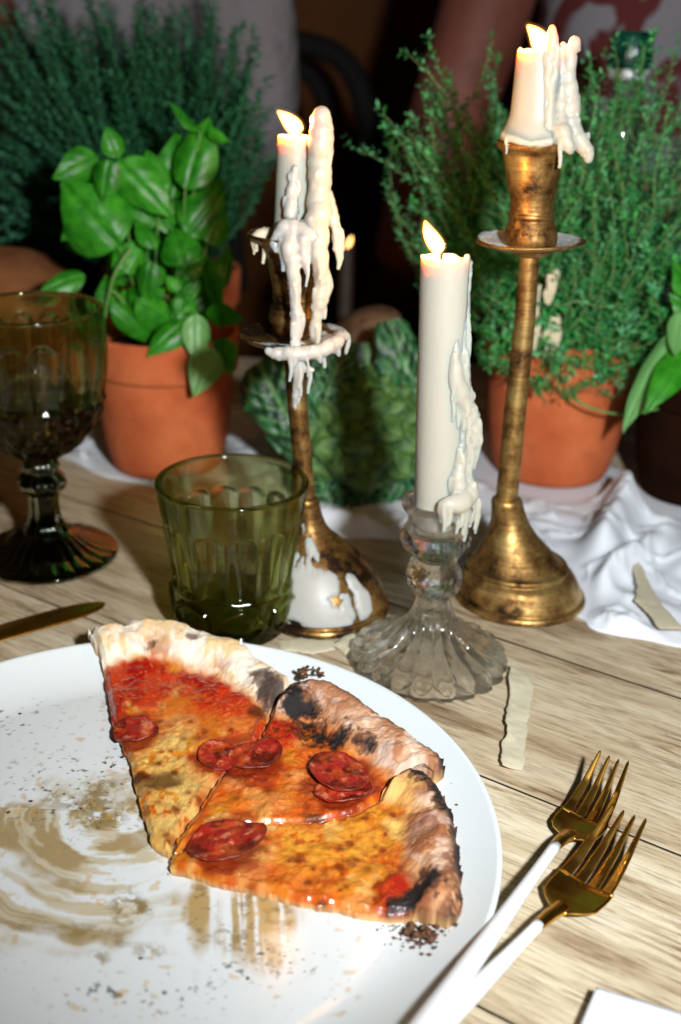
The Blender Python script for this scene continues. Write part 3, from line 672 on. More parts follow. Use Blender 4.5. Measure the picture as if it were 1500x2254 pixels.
def salami(parent, px, py, r, squash, ang, curl, tilt, lift, seed):
    P = onpizza(px, py, .62); nr, nt_ = 30, 90
    th = np.linspace(0, 2 * PI, nt_, endpoint=False); s = np.linspace(0.02, 1, nr)
    SS, TH = np.meshgrid(s, th, indexing='ij')
    out = r * .98 * (1 + .16 * (fbm(np.cos(TH) * 1.2 + seed, np.sin(TH) * 1.2, 0, 2, seed) - .5))
    lx, ly = SS * out * np.cos(TH), SS * out * np.sin(TH) * squash
    lump = fbm(lx * 2.4 + seed * 3.1, ly * 2.4, 0, 3, seed + 3)
    c, s_ = math.cos(math.radians(ang)), math.sin(math.radians(ang))
    X, Yv = lx * c - ly * s_, lx * s_ + ly * c
    # follow the cheese below, lifting at the rim on the curled side
    gx, gy = (P[0] + X).ravel(), (P[1] + Yv).ravel()
    surf = np.array([pz_lookup(a, b) for a, b in zip(gx, gy)]).reshape(X.shape)
    sink = .16 * (fbm(X * .8 + seed * 5, Yv * .8, 0, 2, seed + 30) - .46)
    lift_dir = np.clip(.35 + .65 * np.cos(TH + math.radians(ang) - math.radians(tilt)), 0, 1)
    Z = surf - P[2] + .07 + lift + .14 * (lump - .5) - np.maximum(sink, -.03) * SS ** 2 + curl * SS ** 5 * lift_dir
    top = np.stack([P[0] + X, P[1] + Yv, P[2] + Z], -1).reshape(-1, 3)
    bot = np.stack([P[0] + X * .97, P[1] + Yv * .97, P[2] + Z - .13], -1).reshape(-1, 3)
    V = np.concatenate([top, bot[::-1].reshape(nr, nt_, 3)[:, ::-1].reshape(-1, 3)])
    f1 = fbm(lx.ravel() * 3 + seed, ly.ravel() * 3, 0, 3, seed + 5); f2 = fbm(lx.ravel() * 1.4 + seed, ly.ravel() * 1.4, 3, 3, seed + 6)
    col = np.tile(lin(152, 36, 26), (nr * nt_, 1)); col = mixv(col, .7 * sm(.44, .66, f1), lin(178, 66, 46)); col = mixv(col, .7 * sm(.66, .72, f1), lin(204, 124, 90))
    col = mixv(col, .75 * sm(.50, .66, f2) , lin(64, 20, 11)); col = mixv(col, .45 * sm(.56, .66, fbm(lx.ravel() * 1.8, ly.ravel() * 1.8 + seed, 7, 3, seed + 8)), lin(190, 84, 26)); rim = sm(.86, .97, SS.ravel()); col = mixv(col, .35 * rim, lin(110, 24, 16))
    col = np.concatenate([col, np.tile(lin(120, 26, 18), (nr * nt_, 1))])
    F = gridf(2 * nr, nt_, False, True)
    mesh('salami_slice', V, F, M['salami'], parent, col=col)
salami(sA, 298, 1606, 1.20, 1.0, 0, .22, 250, .0, 1)
salami(sA, 480, 1660, 1.02, 1.1, 20, .12, 180, -.02, 2)
salami(sB, 564, 1664, 1.38, .98, -15, .34, 330, .03, 3)
salami(sB, 758, 1738, 1.45, .85, 20, .34, 300, .0, 6)
salami(sB, 746, 1702, 1.48, 1.15, 30, .30, 220, .10, 4)
salami(sC, 500, 1850, 1.85, .80, 25, .36, 320, .03, 5)
def crumbs():
    parts = []
    base = np.array([(1, 0, 0), (-1, 0, 0), (0, 1, 0), (0, -1, 0), (0, 0, 1), (0, 0, -1)], float)
    tf = np.array([(0, 2, 4), (2, 1, 4), (1, 3, 4), (3, 0, 4), (2, 0, 5), (1, 2, 5), (3, 1, 5), (0, 3, 5)])
    def put(x, y, r):
        P = onz(x, y, .8); P = onz(x, y, float(plate_z(np.hypot(P[0] - PC[0], P[1] - PC[1]))))
        rr = math.hypot(P[0] - PC[0], P[1] - PC[1]); P[2] = float(plate_z(np.array(rr))) + r * .35
        parts.append((P + base * r * RNG.uniform(.5, 1.3, (6, 3)) * np.array([1, 1, .7]), tf))
    for _ in range(110): put(RNG.normal(925, 28), RNG.normal(2062, 17), RNG.uniform(.03, .15))
    for _ in range(16): put(RNG.normal(925, 24), RNG.normal(2058, 12), RNG.uniform(.16, .34))
    for _ in range(26): put(RNG.uniform(820, 920), RNG.normal(2042, 6), RNG.uniform(.02, .08))
    for _ in range(20): put(RNG.normal(905, 12), RNG.normal(2026, 6), RNG.uniform(.02, .09))
    for _ in range(36): put(RNG.normal(570, 60), RNG.normal(2105, 22), RNG.uniform(.015, .05))
    for x, y, r in [(45, 1572, .12), (1006, 1768, .09), (270, 1668, .14), (245, 1690, .12), (70, 1765, .16), (20, 1790, .14), (215, 1800, .07), (370, 1925, .06), (310, 2110, .12), (545, 2155, .1), (180, 1780, .1), (995, 1716, .04)]: put(x, y, r)
    for _ in range(50): put(RNG.uniform(10, 800), RNG.uniform(1560, 2230), RNG.uniform(.01, .04))
    V, F = cat(parts); o = mesh('crumbs', V, F, M['crumb'], smooth=False); o['kind'] = 'stuff'; o['label'] = 'burnt crumbs scattered over the white plate'
crumbs()
def flake():
    V = []; P = onpizza(690, 1476, 1.1); n = 60
    parts = []
    for k in range(9):
        q = P + np.array([RNG.uniform(-.55, .55), RNG.uniform(-.3, .3), RNG.uniform(-.3, .0)])
        pts = q + np.cumsum(RNG.normal(0, .14, (4, 3)) * np.array([1, 1, .4]), 0); parts.append(tube(resample(pts, 7), RNG.uniform(.06, .16), 6, .5))
    v, f = cat(parts); mesh('charred_flake', v, f, M['crumb'], sB)
flake()

# ------------------------------------------------------------------ pressed green glass
def goblet():
    B = onz(106, 1216, 0.2); c = B[:2]; Y = c[1]
    t = thing('wine_goblet', 'olive green pressed glass goblet half full of dark wine', 'goblet', (c[0], c[1], 0))
    zz = lambda y: ony(104, y, Y)[2]; pc = lambda y: ppc(ony(104, y, Y))
    out = [(37 / pc(1015), zz(1012)), (80 / pc(975), zz(980)), (108 / pc(950), zz(950)), (142 / pc(900), zz(900)), (158 / pc(840), zz(840)), (165 / pc(780), zz(780)), (166 / pc(740), zz(735)), (163 / pc(692), zz(681))]
    O = np.array(dense(out, 90)); zb, zt = O[0, 1], O[-1, 1]
    I = O[::-1].copy(); I[:, 0] -= .36; I = I[I[:, 0] > .7]; I = I[I[:, 1] > zb + .55]
    rim = [(O[-1, 0] + .02, zt + .09), (O[-1, 0] - .12, zt + .18), (O[-1, 0] - .30, zt + .10)]
    rows = [(.01, zb - .02)] + [tuple(r) for r in O] + rim + [tuple(r) for r in I] + [(.01, I[-1, 1] - .1)]
    no = len(O)
    def mod(th, r, z, i):
        if 1 <= i <= no and r > .8:
            u = (z - zb) / (zt - zb); k = 16
            ph = th * k / 2
            arch = .86 - .05 * np.abs(np.sin(ph)) ** 3
            fl = sm(.42, .47, u) * sm(arch + .02, arch - .02, u) * (np.abs(np.cos(ph)) ** .8)
            dia = sm(.46, .40, u) * sm(.02, .1, u)
            d = np.abs(np.sin(th * 8 + u * 14)) * np.abs(np.sin(th * 8 - u * 14))
            return r - .26 * fl - .05 + .26 * dia * d
        return np.full(len(th), r)
    v, f = lathe(rows, c, 256, mod); mesh('bowl', v, f, M['green_glass'], t)
    st = prof(Y, [(1012, 37, 104), (1022, 40, 104), (1035, 34, 104), (1048, 48, 104), (1060, 52, 104), (1072, 46, 104), (1085, 34, 104), (1120, 33, 104), (1140, 37, 104), (1155, 44, 104), (1162, 50, 104)], c[0])
    st = [(r, z - .03) for r, z, _ in st]
    v, f = lathe([(.01, st[0][1])] + dense(st, 60) + [(.01, st[-1][1])], c, 96, lambda th, r, z, i: r * (1 + (.05 * np.cos(th * 8)) if r > .2 else 1) * np.ones(len(th))); mesh('stem', v, f, M['green_glass_thick'], t)
    zf = st[-1][1] - .02
    rf = 152 / ppc(B)
    fo = [(.01, zf), (1.4, zf), (2.0, zf - .25), (3.2, .9), (rf - .3, .52), (rf - .03, .36), (rf, .22), (rf - .1, .04), (rf - .6, .02), (2.4, .25), (.01, .3)]
    def modf(th, r, z, i): return np.full(len(th), r)
    v, f = lathe(dense(fo, 90), c, 288, modf)
    th = np.arctan2(v[:, 1] - c[1], v[:, 0] - c[0]); r = np.hypot(v[:, 1] - c[1], v[:, 0] - c[0])
    v[:, 2] += .10 * np.abs(np.cos(th * 12)) ** .7 * sm(1.6, 2.6, r) * sm(rf - .1, rf - .5, r) * (v[:, 2] > .3)
    v[:, 2] = np.maximum(v[:, 2], .02); mesh('foot', v, f, M['green_glass_thick'], t)
    # wine
    zl = zz(882); R = np.interp(zl, O[:, 1], O[:, 0]) - .34
    k = I[::-1]; k = k[k[:, 1] < zl]
    rows = [(.01, I[-1, 1] - .04)] + [(a + .03, b) for a, b in k] + [(R + .1, zl - .05), (R + .1, zl), (R - .1, zl - .03), (.01, zl - .03)]
    v, f = lathe(rows, c, 96); o = mesh('red_wine', v, f, M['wine'], loc=(c[0], c[1], I[-1, 1]))
    tag(o, 'dark red wine filling the lower half of the green goblet', 'wine')
    return t
goblet()
def tumbler():
    c = np.array([-6.55, 63.0]); rb, rt_, h = 3.3, 4.6, 9.75
    t = thing('glass_tumbler', 'olive green pressed glass tumbler standing behind the pizza', 'tumbler', (c[0], c[1], 0))
    no = 130
    zs = np.linspace(.25, h, no); u = (zs - .0) / h
    ro = rb + (rt_ - rb) * (u ** 1.15) + .18 * np.exp(-((u - .22) / .12) ** 2)
    O = list(zip(ro, zs))
    I = [(r - .42 - .10 * (1 - z / h), z) for r, z in O[::-1] if z > 1.25]
    rows = [(.01, .05), (rb - .5, .05), (rb - .12, .08)] + O + [(rt_ + .02, h + .08), (rt_ - .05, h + .20), (rt_ - .20, h + .25), (rt_ - .35, h + .18), (rt_ - .42, h + .06)] + I + [(2.3, 1.12), (.01, 1.05)]
    def mod(th, r, z, i):
        if 3 <= i < 3 + no:
            q = z / h; k = 14; ph = th * k / 2
            arch = .80 - .05 * (1 - np.abs(np.cos(ph)) ** .5) - .0
            fl = sm(.33, .38, q) * sm(arch + .012, arch - .012, q) * np.abs(np.cos(ph)) ** 1.1
            # row of ovals near the foot
            k2 = 7; a = ((th * k2 / (2 * PI)) % 1 - .5) * 2; e = np.sqrt((a / .86) ** 2 + ((q - .19) / .115) ** 2)
            ov = np.exp(-((e - .95) / .14) ** 2) + .7 * sm(.75, .2, e)
            return r - .30 * fl + .26 * ov * sm(.36, .31, q) + .05 * np.exp(-((q - .345) / .012) ** 2)
        return np.full(len(th), r)
    v, f = lathe(rows, c, 336, mod); mesh('glass_body', v, f, M['green_glass'], t)
tumbler()

# ------------------------------------------------------------------ wax helper
_sp = lathe([(max(.02, math.cos(a)), math.sin(a)) for a in np.linspace(-PI / 2, PI / 2, 11)], (0, 0), 16)
def wax_run(name, nodes, parent, mat='wax_white', rough=.22, step=.35, seed=0, vox=.06, extra=None, label=None, riv=.22):
    """nodes: list of runs; a run is a list of (px x, px y, depth Y, radius cm)"""
    rg = np.random.default_rng(seed); parts = []
    for run in nodes:
        P = np.array([tuple(ony(a, b, Y)) + (r,) for a, b, Y, r in run])
        L = np.linalg.norm(np.diff(P[:, :3], axis=0), axis=1).sum(); n = max(4, int(L / (.45 * step * max(.15, P[:, 3].mean()))))
        Q = resample(P, n) if len(P) > 1 else P
        wob = np.stack([fbm(np.arange(n) * .11 + seed, 3.3 * k_, 0, 3, seed + k_) - .5 for k_ in range(4)], 1)
        for q, wv_ in zip(Q, wob):
            r = max(.05, q[3]) * (1 + .22 * wv_[3]); parts.append((_sp[0] * r + q[:3] + wv_[:3] * rough * 3.0 * r, _sp[1]))
            if r > .22 and rg.random() < riv:
                a_ = rg.uniform(-PI, 0.0); o0 = np.array([math.cos(a_) * r * rg.uniform(.7, 1.15), math.sin(a_) * r * .8, 0]); ln = rg.uniform(.5, 1.7); rr = rg.uniform(.10, .20)
                for z_ in np.linspace(0, 1, 9): parts.append((_sp[0] * rr * (1 - .35 * abs(z_ - .25)) + q[:3] + o0 * (1 - .1 * z_) + np.array([.05 * math.sin(z_ * 5 + a_), 0, -ln * z_]), _sp[1]))
            for _k in range(2 if r > .2 else 0):
                if rg.random() < .55:
                    dv = rg.normal(0, 1, 3); dv /= np.linalg.norm(dv); parts.append((_sp[0] * np.array([1, 1, rg.uniform(1, 1.8)]) * r * rg.uniform(.14, .30) + q[:3] + dv * r * .90, _sp[1]))
    if extra: parts += extra
    v, f = cat(parts); o = mesh(name, v, f, M[mat], parent)
    rm = o.modifiers.new('remesh', 'REMESH'); rm.mode = 'VOXEL'; rm.voxel_size = vox * S; rm.use_smooth_shade = True
    s_ = o.modifiers.new('smooth', 'SMOOTH'); s_.iterations = 3; s_.factor = .5
    return o
def patch(name, rows, c, parent, mat, mask, thick, n=420, m=150):
    """a film of wax lying on a lathed surface; mask(theta, s) in 0..1"""
    R = np.asarray([(a + (0.0,) if len(a) == 2 else a) for a in map(tuple, rows)], float); R = resample(R, m)
    th = np.linspace(-PI, PI, n); Tn = np.gradient(R[:, :2], axis=0); nr = np.stack([Tn[:, 1], -Tn[:, 0]], 1); nr /= np.linalg.norm(nr, axis=1)[:, None] + 1e-9
    V, K = [], []
    for i, (r, z, dx) in enumerate(R):
        k = mask(th, np.full(n, i / (m - 1))); tt = thick * np.sqrt(np.clip(k, 0, 1)) + .012
        rr = r + nr[i, 0] * tt; V.append(np.stack([c[0] + dx + rr * np.cos(th), c[1] + rr * np.sin(th), z + nr[i, 1] * tt], 1)); K.append(k)
    V = np.concatenate(V); K = np.concatenate(K); F = gridf(m, n); F = F[K[F].max(1) > .03]
    used = np.unique(F); rem = np.full(len(V), -1); rem[used] = np.arange(len(used))
    return mesh(name, V[used], rem[F], M[mat], parent)
def flame(parent, pts, wd, light=0.36):
    """pts: (px, py, Y) from wick to tip"""
    P = resample(np.array([ony(*q) for q in pts]), 26); s = np.linspace(0, 1, 26)
    R = wd * (np.sin(PI * np.clip(s * .86 + .10, 0, 1)) ** .85) * (1 - .35 * s); R[0] = .03; R[-1] = .015
    v, f = tube(P, R * 1.0, 24); o = mesh('flame', v, f, M['flame'], parent)
    P2 = P + (P - P.mean(0)) * .14; v, f = tube(P2, R * 1.18 + .06, 24); mesh('flame_edge', v, f, M['flame_halo'], o)
    ld = bpy.data.lights.new('candle_light', 'POINT'); ld.energy = light; ld.color = (1.0, .50, .17); ld.shadow_soft_size = .004; ld.specular_factor = 0.0
    lo = bpy.data.objects.new('candle_light', ld); COL.objects.link(lo); q = P[15]; lo.location = Vector(q * S)
def wick(parent, pts):
    v, f = tube(resample(np.array([ony(*q) for q in pts]), 10), .075, 8); mesh('wick', v, f, M['wick'], parent)

# ------------------------------------------------------------------ brass candlesticks
def candlestick(Y, xb, base, stem, pan, cup, mat, label):
    x0 = ony(xb, base[0][0], Y)[0]
    t = thing('brass_candlestick', label, 'candlestick', (x0, Y, 0)); c = (x0, Y)
    b = prof(Y, base, x0); z0 = b[0][1]; b = [(r, max(.0, z - z0) if i else 0.0, dx) for i, (r, z, dx) in enumerate(b)]
    # half-round bead at the foot
    r0 = b[0][0]; bead = [(r0 - .5, 0.0, 0), (r0 - .1, .02, 0), (r0, .15, 0), (r0 + .02, .3, 0), (r0 - .04, .45, 0), (r0 - .18, .52, 0), (r0 - .30, .56, 0)]
    body = dense([(r0 - .30, .58, 0)] + b[1:], 70)
    v, f = lathe([(.01, .03, 0)] + bead + body + [(.01, body[-1][1], body[-1][2])], c, 96); mesh('base', v, f, mat, t)
    s = prof(Y, stem, x0); s = [(r, z - (z0 if i == 0 else 0), dx) for i, (r, z, dx) in enumerate(s)]
    v, f = lathe([(.01, s[0][1] - .4, s[0][2])] + dense(s, 40) + [(.01, s[-1][1], s[-1][2])], c, 40); mesh('stem', v, f, mat, t)
    P = ony(pan[0], pan[1], Y); pr = pan[2] / ppc(P); dx = P[0] - x0; pz = P[2]
    prow = [(.3, pz - .35, dx), (1.2, pz - .32, dx), (2.2, pz - .12, dx), (pr - .2, pz + .12, dx), (pr, pz + .22, dx), (pr + .02, pz + .30, dx), (pr - .08, pz + .33, dx), (pr - .3, pz + .24, dx), (2.2, pz + .0, dx), (1.2, pz - .16, dx), (.3, pz - .18, dx)]
    v, f = lathe(prow, c, 96, lambda th, r, z, i: r * (1 + .012 * np.sin(3 * th + 1)))
    v[:, 2] += pan[3] * (v[:, 0] - c[0] - dx) + pan[4] * (v[:, 1] - c[1]); mesh('drip_pan', v, f, mat, t)
    cp = prof(Y, cup, x0); cp = dense(cp, 80); top = cp[-1]
    inner = [(top[0] - .16, top[1] + .02, top[2]), (top[0] - .3, top[1] - .05, top[2]), (1.35, top[1] - .7, top[2]), (1.25, top[1] - 2.2, top[2]), (.01, top[1] - 2.3, top[2])]
    v, f = lathe([(.01, cp[0][1], cp[0][2])] + cp + inner, c, 80); mesh('candle_cup', v, f, mat, t)
    return t, c, b, prow, top
YR = 68.2
R_t, R_c, R_b, R_p, R_top = candlestick(YR, 1143,
    [(1318, 142, 1143), (1296, 136, 1143), (1280, 130, 1142), (1262, 121, 1141), (1252, 108, 1139), (1247, 112, 1138), (1241, 110, 1138), (1236, 99, 1137), (1212, 79, 1133), (1182, 57, 1127), (1150, 42, 1122), (1122, 36, 1118), (1108, 34.5, 1116), (1101, 31, 1116), (1100, 26, 1116)],
    [(1104, 24, 1115), (900, 24, 1135), (800, 23.5, 1146), (700, 23, 1156), (600, 22, 1163), (560, 22, 1166)],
    (1167, 541, 119, .05, -.03),
    [(562, 34, 1168), (550, 50, 1168), (532, 58, 1168), (512, 58, 1169), (492, 51, 1170), (482, 47, 1170), (477, 50, 1170), (470, 50, 1170), (465, 47, 1171), (440, 48, 1171), (400, 55, 1172), (360, 61, 1172), (338, 65, 1172), (328, 75, 1172), (318, 79, 1172), (312, 78, 1172)],
    M['brass'], 'tall aged brass candlestick on the right with a short burnt candle')
YL = 66.0
L_t, L_c, L_b, L_p, L_top = candlestick(YL, 704,
    [(1342, 152, 704), (1318, 146, 704), (1298, 140, 703), (1275, 130, 701), (1255, 118, 699), (1232, 100, 696), (1204, 72, 691), (1175, 44, 684), (1150, 33, 680), (1122, 28, 677), (1110, 27, 676), (1104, 24, 675), (1103, 21, 675)],
    [(1106, 21, 674), (900, 22, 656), (795, 22, 648), (755, 22, 648)],
    (648, 747, 121, .0, .02),
    [(738, 30, 649), (728, 44, 649), (710, 54, 649), (690, 56, 649), (670, 48, 648), (662, 44, 648), (656, 48, 648), (650, 47, 647), (633, 47, 647), (590, 54, 646), (562, 60, 645), (545, 68, 645), (530, 84, 644), (520, 98, 644), (514, 101, 644)],
    M['brass_dark'], 'tarnished brass candlestick behind the tumbler covered in white wax')
# wax that has run over the candlesticks
def nmask(th0, w0, s0, w1, seed, sc_=2.0):
    def f(th, s):
        d = (th - th0 + PI) % (2 * PI) - PI
        nz = fbm(np.cos(th) * sc_ * 1.4 + seed, np.sin(th) * sc_ * 1.4, s * 4 * sc_, 4, seed)
        return np.clip(sm(1.25, .55, np.sqrt((d / w0) ** 2 + ((s - s0) / w1) ** 2) + 2.4 * (nz - .5)), 0, 1)
    return f
patch('wax_spill', [(r, z, dx) for r, z, dx in L_b[1:]], L_c, L_t, 'wax_white', nmask(-1.62, .42, .20, .28, 3, 2.4), .10)
patch('wax_spill', [(r, z, dx) for r, z, dx in L_b[1:]], L_c, L_t, 'wax_white', nmask(-.75, .16, .14, .16, 5, 1.5), .2)
pan_top = lambda pr: [pr[8 - k] if k else pr[9] for k in (0, 1, 2, 3)][::1]
def pan_rows(pr): return [pr[10], pr[9], pr[8], pr[7], pr[6]][::-1]
patch('wax_pool', pan_rows(R_p), R_c, R_t, 'wax_white', nmask(.75, .9, .45, .7, 8), .16)
patch('wax_pool', pan_rows(R_p), R_c, R_t, 'wax_white', nmask(2.5, .6, .45, .6, 9), .16)
patch('wax_pool', pan_rows(R_p), R_c, R_t, 'wax_flat', nmask(-1.2, 1.6, .1, .35, 10), .06)
patch('wax_pool', pan_rows(L_p), L_c, L_t, 'wax_white', nmask(-.3, .8, .4, .8, 12), .20)
patch('wax_pool', pan_rows(L_p), L_c, L_t, 'wax_white', nmask(-1.25, .7, .15, .45, 13), .18)

# ------------------------------------------------------------------ candles
def candle_body(name, parent, Y, rows, dish=.25, mat='wax', n=64, seed=0, notch=.10):
    x0 = org(parent)[0]; pr = prof(Y, rows, x0); pr = dense(pr, 60); z1 = pr[-1][1]; r1 = pr[-1][0]; dx = pr[-1][2]
    rows_ = [(.01, pr[0][1], pr[0][2])] + pr + [(r1 - .07, z1 + .05, dx), (r1 - .18, z1 - .02, dx), (r1 * .6, z1 - dish, dx), (.01, z1 - dish * 1.1, dx)]
    def mod(th, r, z, i): return r * (1 + .018 * (fbm(np.cos(th) * 1.5 + seed, np.sin(th) * 1.5, z * .35, 3, seed) - .5) * 2)
    v, f = lathe(rows_, (x0, Y), n, mod)
    th = np.arctan2(v[:, 1] - Y, v[:, 0] - x0 - dx); k = sm(z1 - .5, z1, v[:, 2]); v[:, 2] += k * notch * (fbm(np.cos(th) * 1.3 + seed, np.sin(th) * 1.3, 0, 2, seed + 4) - .5) * 3
    return mesh(name, v, f, M[mat], parent)
# tall candle and its crystal holder
YC = 59.1
xc0 = ony(945, 1455, YC)[0]
def crystal():
    c = (xc0, YC)
    t = thing('crystal_candlestick', 'clear cut crystal candlestick with ball stem beside the plate', 'candlestick', (xc0, YC, 0))
    z0 = ony(945, 1455, YC)[2]
    P = lambda rows: [(r, z - z0, dx) for r, z, dx in prof(YC, rows, xc0)]
    ft = P([(1452, 158, 945), (1447, 163, 945), (1430, 164, 945), (1420, 158, 945), (1408, 132, 945), (1394, 104, 946), (1379, 82, 948), (1362, 63, 950), (1345, 50, 952), (1322, 41, 954), (1306, 37, 955), (1300, 34, 955)])
    D = dense(ft, 92); D2 = np.array(D); under = [(max(.3, r - .70 - .25 * (z > 3)), z - .45, dx) for r, z, dx in D2[8:-16][::6]]; under = [u_ for u_ in under if u_[1] > .12]
    rows = [(.01, under[-1][1] + .2, under[-1][2])] + under[::-1] + [(ft[0][0] - .45, .10, 0), (ft[0][0] - .40, .03, 0), (ft[0][0] - .15, .02, 0)] + D + [(.01, ft[-1][1], ft[-1][2])]
    ni = len(under) + 4; zt = ft[3][1]
    def mod(th, r, z, i):
        if i < ni or i >= len(rows) - 1: return np.full(len(th), r)
        k = 20; w_ = sm(ft[-1][1] - .2, zt + .3, z); e = np.abs(np.sin(th * k / 2)) ** .8
        sc2 = np.abs(np.sin(th * k / 2 + PI / 2)) * sm(zt + 1.7, zt + .5, z) * np.abs(np.sin((z - zt) * 2.6 + 1.2))
        lob = sm(zt + .35, zt - .1, z) * np.abs(np.sin(th * k / 2)) ** .5
        return r * (1 - .19 * (1 - e) * w_ + .07 * sc2 + .04 * lob + .014 * np.sin(z * 15) * np.cos(th * k) * w_)
    v, f = lathe(rows, c, 360, mod); mesh('foot', v, f, M['crystal'], t)
    bl = P([(1303, 34, 955), (1296, 46, 955), (1284, 56, 956), (1262, 60, 956), (1240, 56, 956), (1228, 48, 957), (1221, 36, 957)])
    def modb(th, r, z, i): return r * (1 + .06 * (np.abs(np.sin(th * 9 + z * 4.4)) * np.abs(np.sin(th * 9 - z * 4.4)) * 2 - 1) if r > .3 else np.ones(len(th)))
    v, f = lathe([(.01, bl[0][1], bl[0][2])] + dense(bl, 22) + [(.01, bl[-1][1], bl[-1][2])], c, 54, modb); mesh('ball', v, f, M['crystal'], t, smooth=False)
    cp = P([(1222, 40, 957), (1214, 46, 957), (1203, 58, 958), (1192, 70, 958), (1179, 76, 959), (1164, 73, 960), (1146, 66, 962), (1132, 64, 963), (1120, 70, 964), (1108, 80, 965), (1098, 80, 966), (1092, 76, 966)])
    top = cp[-1]
    inn = [(top[0] - .2, top[1] - .05, top[2]), (1.52, top[1] - .7, top[2]), (1.36, top[1] - 1.2, top[2]), (1.33, cp[4][1] + .3, cp[4][2]), (.01, cp[4][1] + .25, cp[4][2])]
    def modc(th, r, z, i):
        w_ = np.exp(-((z - cp[4][1]) / .55) ** 2); return r * (1 + .10 * w_ * (np.abs(np.cos(th * 8 + (z > cp[4][1]) * .2)) - .5)) if r > .5 and i < 36 else np.full(len(th), r)
    v, f = lathe([(.01, cp[0][1], cp[0][2])] + dense(cp, 34) + inn, c, 64, modc); mesh('candle_cup', v, f, M['crystal'], t, smooth=False)
    return cp
CP = crystal()
tc_ = thing('tall_candle', 'tall ivory candle burning in the clear crystal candlestick', 'candle', (xc0, YC, CP[4][1] + .26), 'lit candles')
candle_body('candle_body', tc_, YC, [(1168, 50, 961), (1100, 51, 964), (900, 52, 969), (700, 53, 975), (600, 54, 979), (566, 54, 981)], .12, seed=3, notch=.14)
wick(tc_, [(972, 572, YC), (973, 556, YC), (980, 545, YC), (981, 536, YC)])
flame(tc_, [(975, 553, YC), (962, 540, YC), (945, 512, YC), (935, 484, YC)], .50)
wax_run('wax_drip', [[(1028, 566, YC, .18), (1029, 600, YC, .17), (1027, 660, YC, .19), (1026, 720, YC, .18), (1024, 790, YC - .1, .22), (1020, 850, YC - .1, .30)],
                     [(1004, 740, YC - .9, .14), (1000, 790, YC - 1.0, .32), (1002, 830, YC - .95, .48), (1008, 860, YC - .8, .56), (1022, 885, YC - .6, .48), (1034, 912, YC - .35, .48), (1044, 945, YC - .3, .50), (1036, 970, YC - .3, .40), (1026, 992, YC - .2, .36), (1024, 1020, YC - .3, .42), (1016, 1050, YC - .4, .56)],
                     [(1020, 700, YC - .5, .14), (1018, 760, YC - .5, .24), (1020, 820, YC - .5, .36), (1022, 870, YC - .4, .44)], [(1012, 990, YC - .9, .2), (1010, 1030, YC - .9, .36), (1006, 1070, YC - 1.1, .5)],
                     [(1018, 1050, YC - .4, .46), (1024, 1080, YC - .6, .68), (1014, 1100, YC - 1.2, .66), (996, 1108, YC - 1.7, .52), (980, 1108, YC - 1.9, .34)],
                     [(1030, 1090, YC - .2, .55), (1042, 1118, YC - .2, .30), (1048, 1152, YC - .2, .16)], [(1012, 1112, YC - 1.4, .4), (1030, 1128, YC - 1.0, .22), (1034, 1150, YC - .9, .12)]],
        tc_, 'wax', .16, .33, 5, riv=.34)
def wax_sheet(parent, Y, rows, th0, wtop, wbot, s_top, thick, seed, mat='wax'):
    """wax that has run down the side of a candle and set there; theta 0 = right, -pi/2 = towards the viewer"""
    pr_ = dense(prof(Y, rows, org(parent)[0]), 60)
    def mask(th, s):
        d = (th - th0 + PI) % (2 * PI) - PI; q = np.clip(s / s_top, 0, 1); wd = wbot + (wtop - wbot) * q
        edge = wd * (1 + 1.1 * (fbm(s * 9, 0 * s + 3, 0, 3, seed) - .5)); streak = fbm(th * 7, s * 3, 0, 3, seed + 1); lump_ = fbm(th * 5, s * 26, 0, 3, seed + 2)
        return np.clip(sm(1.05, .5, np.abs(d) / edge), 0, 1) * sm(s_top + .02, s_top - .06, s) * np.clip(.25 + .7 * streak + .9 * (lump_ - .35), .05, 1.4) ** 2
    return patch('wax_sheet', pr_, (org(parent)[0], Y), parent, mat, mask, thick)
wax_sheet(tc_, YC, [(1110, 50, 963), (1000, 51, 966), (900, 52, 969), (700, 53, 975), (600, 54, 979), (572, 54, 981)], -.25, .10, .75, .64, .34, 4)
wax_sheet(tc_, YC, [(1110, 50, 963), (1000, 51, 966), (900, 52, 969), (700, 53, 975), (600, 54, 979), (570, 54, 981)], -.05, .20, .30, 1.0, .16, 14)
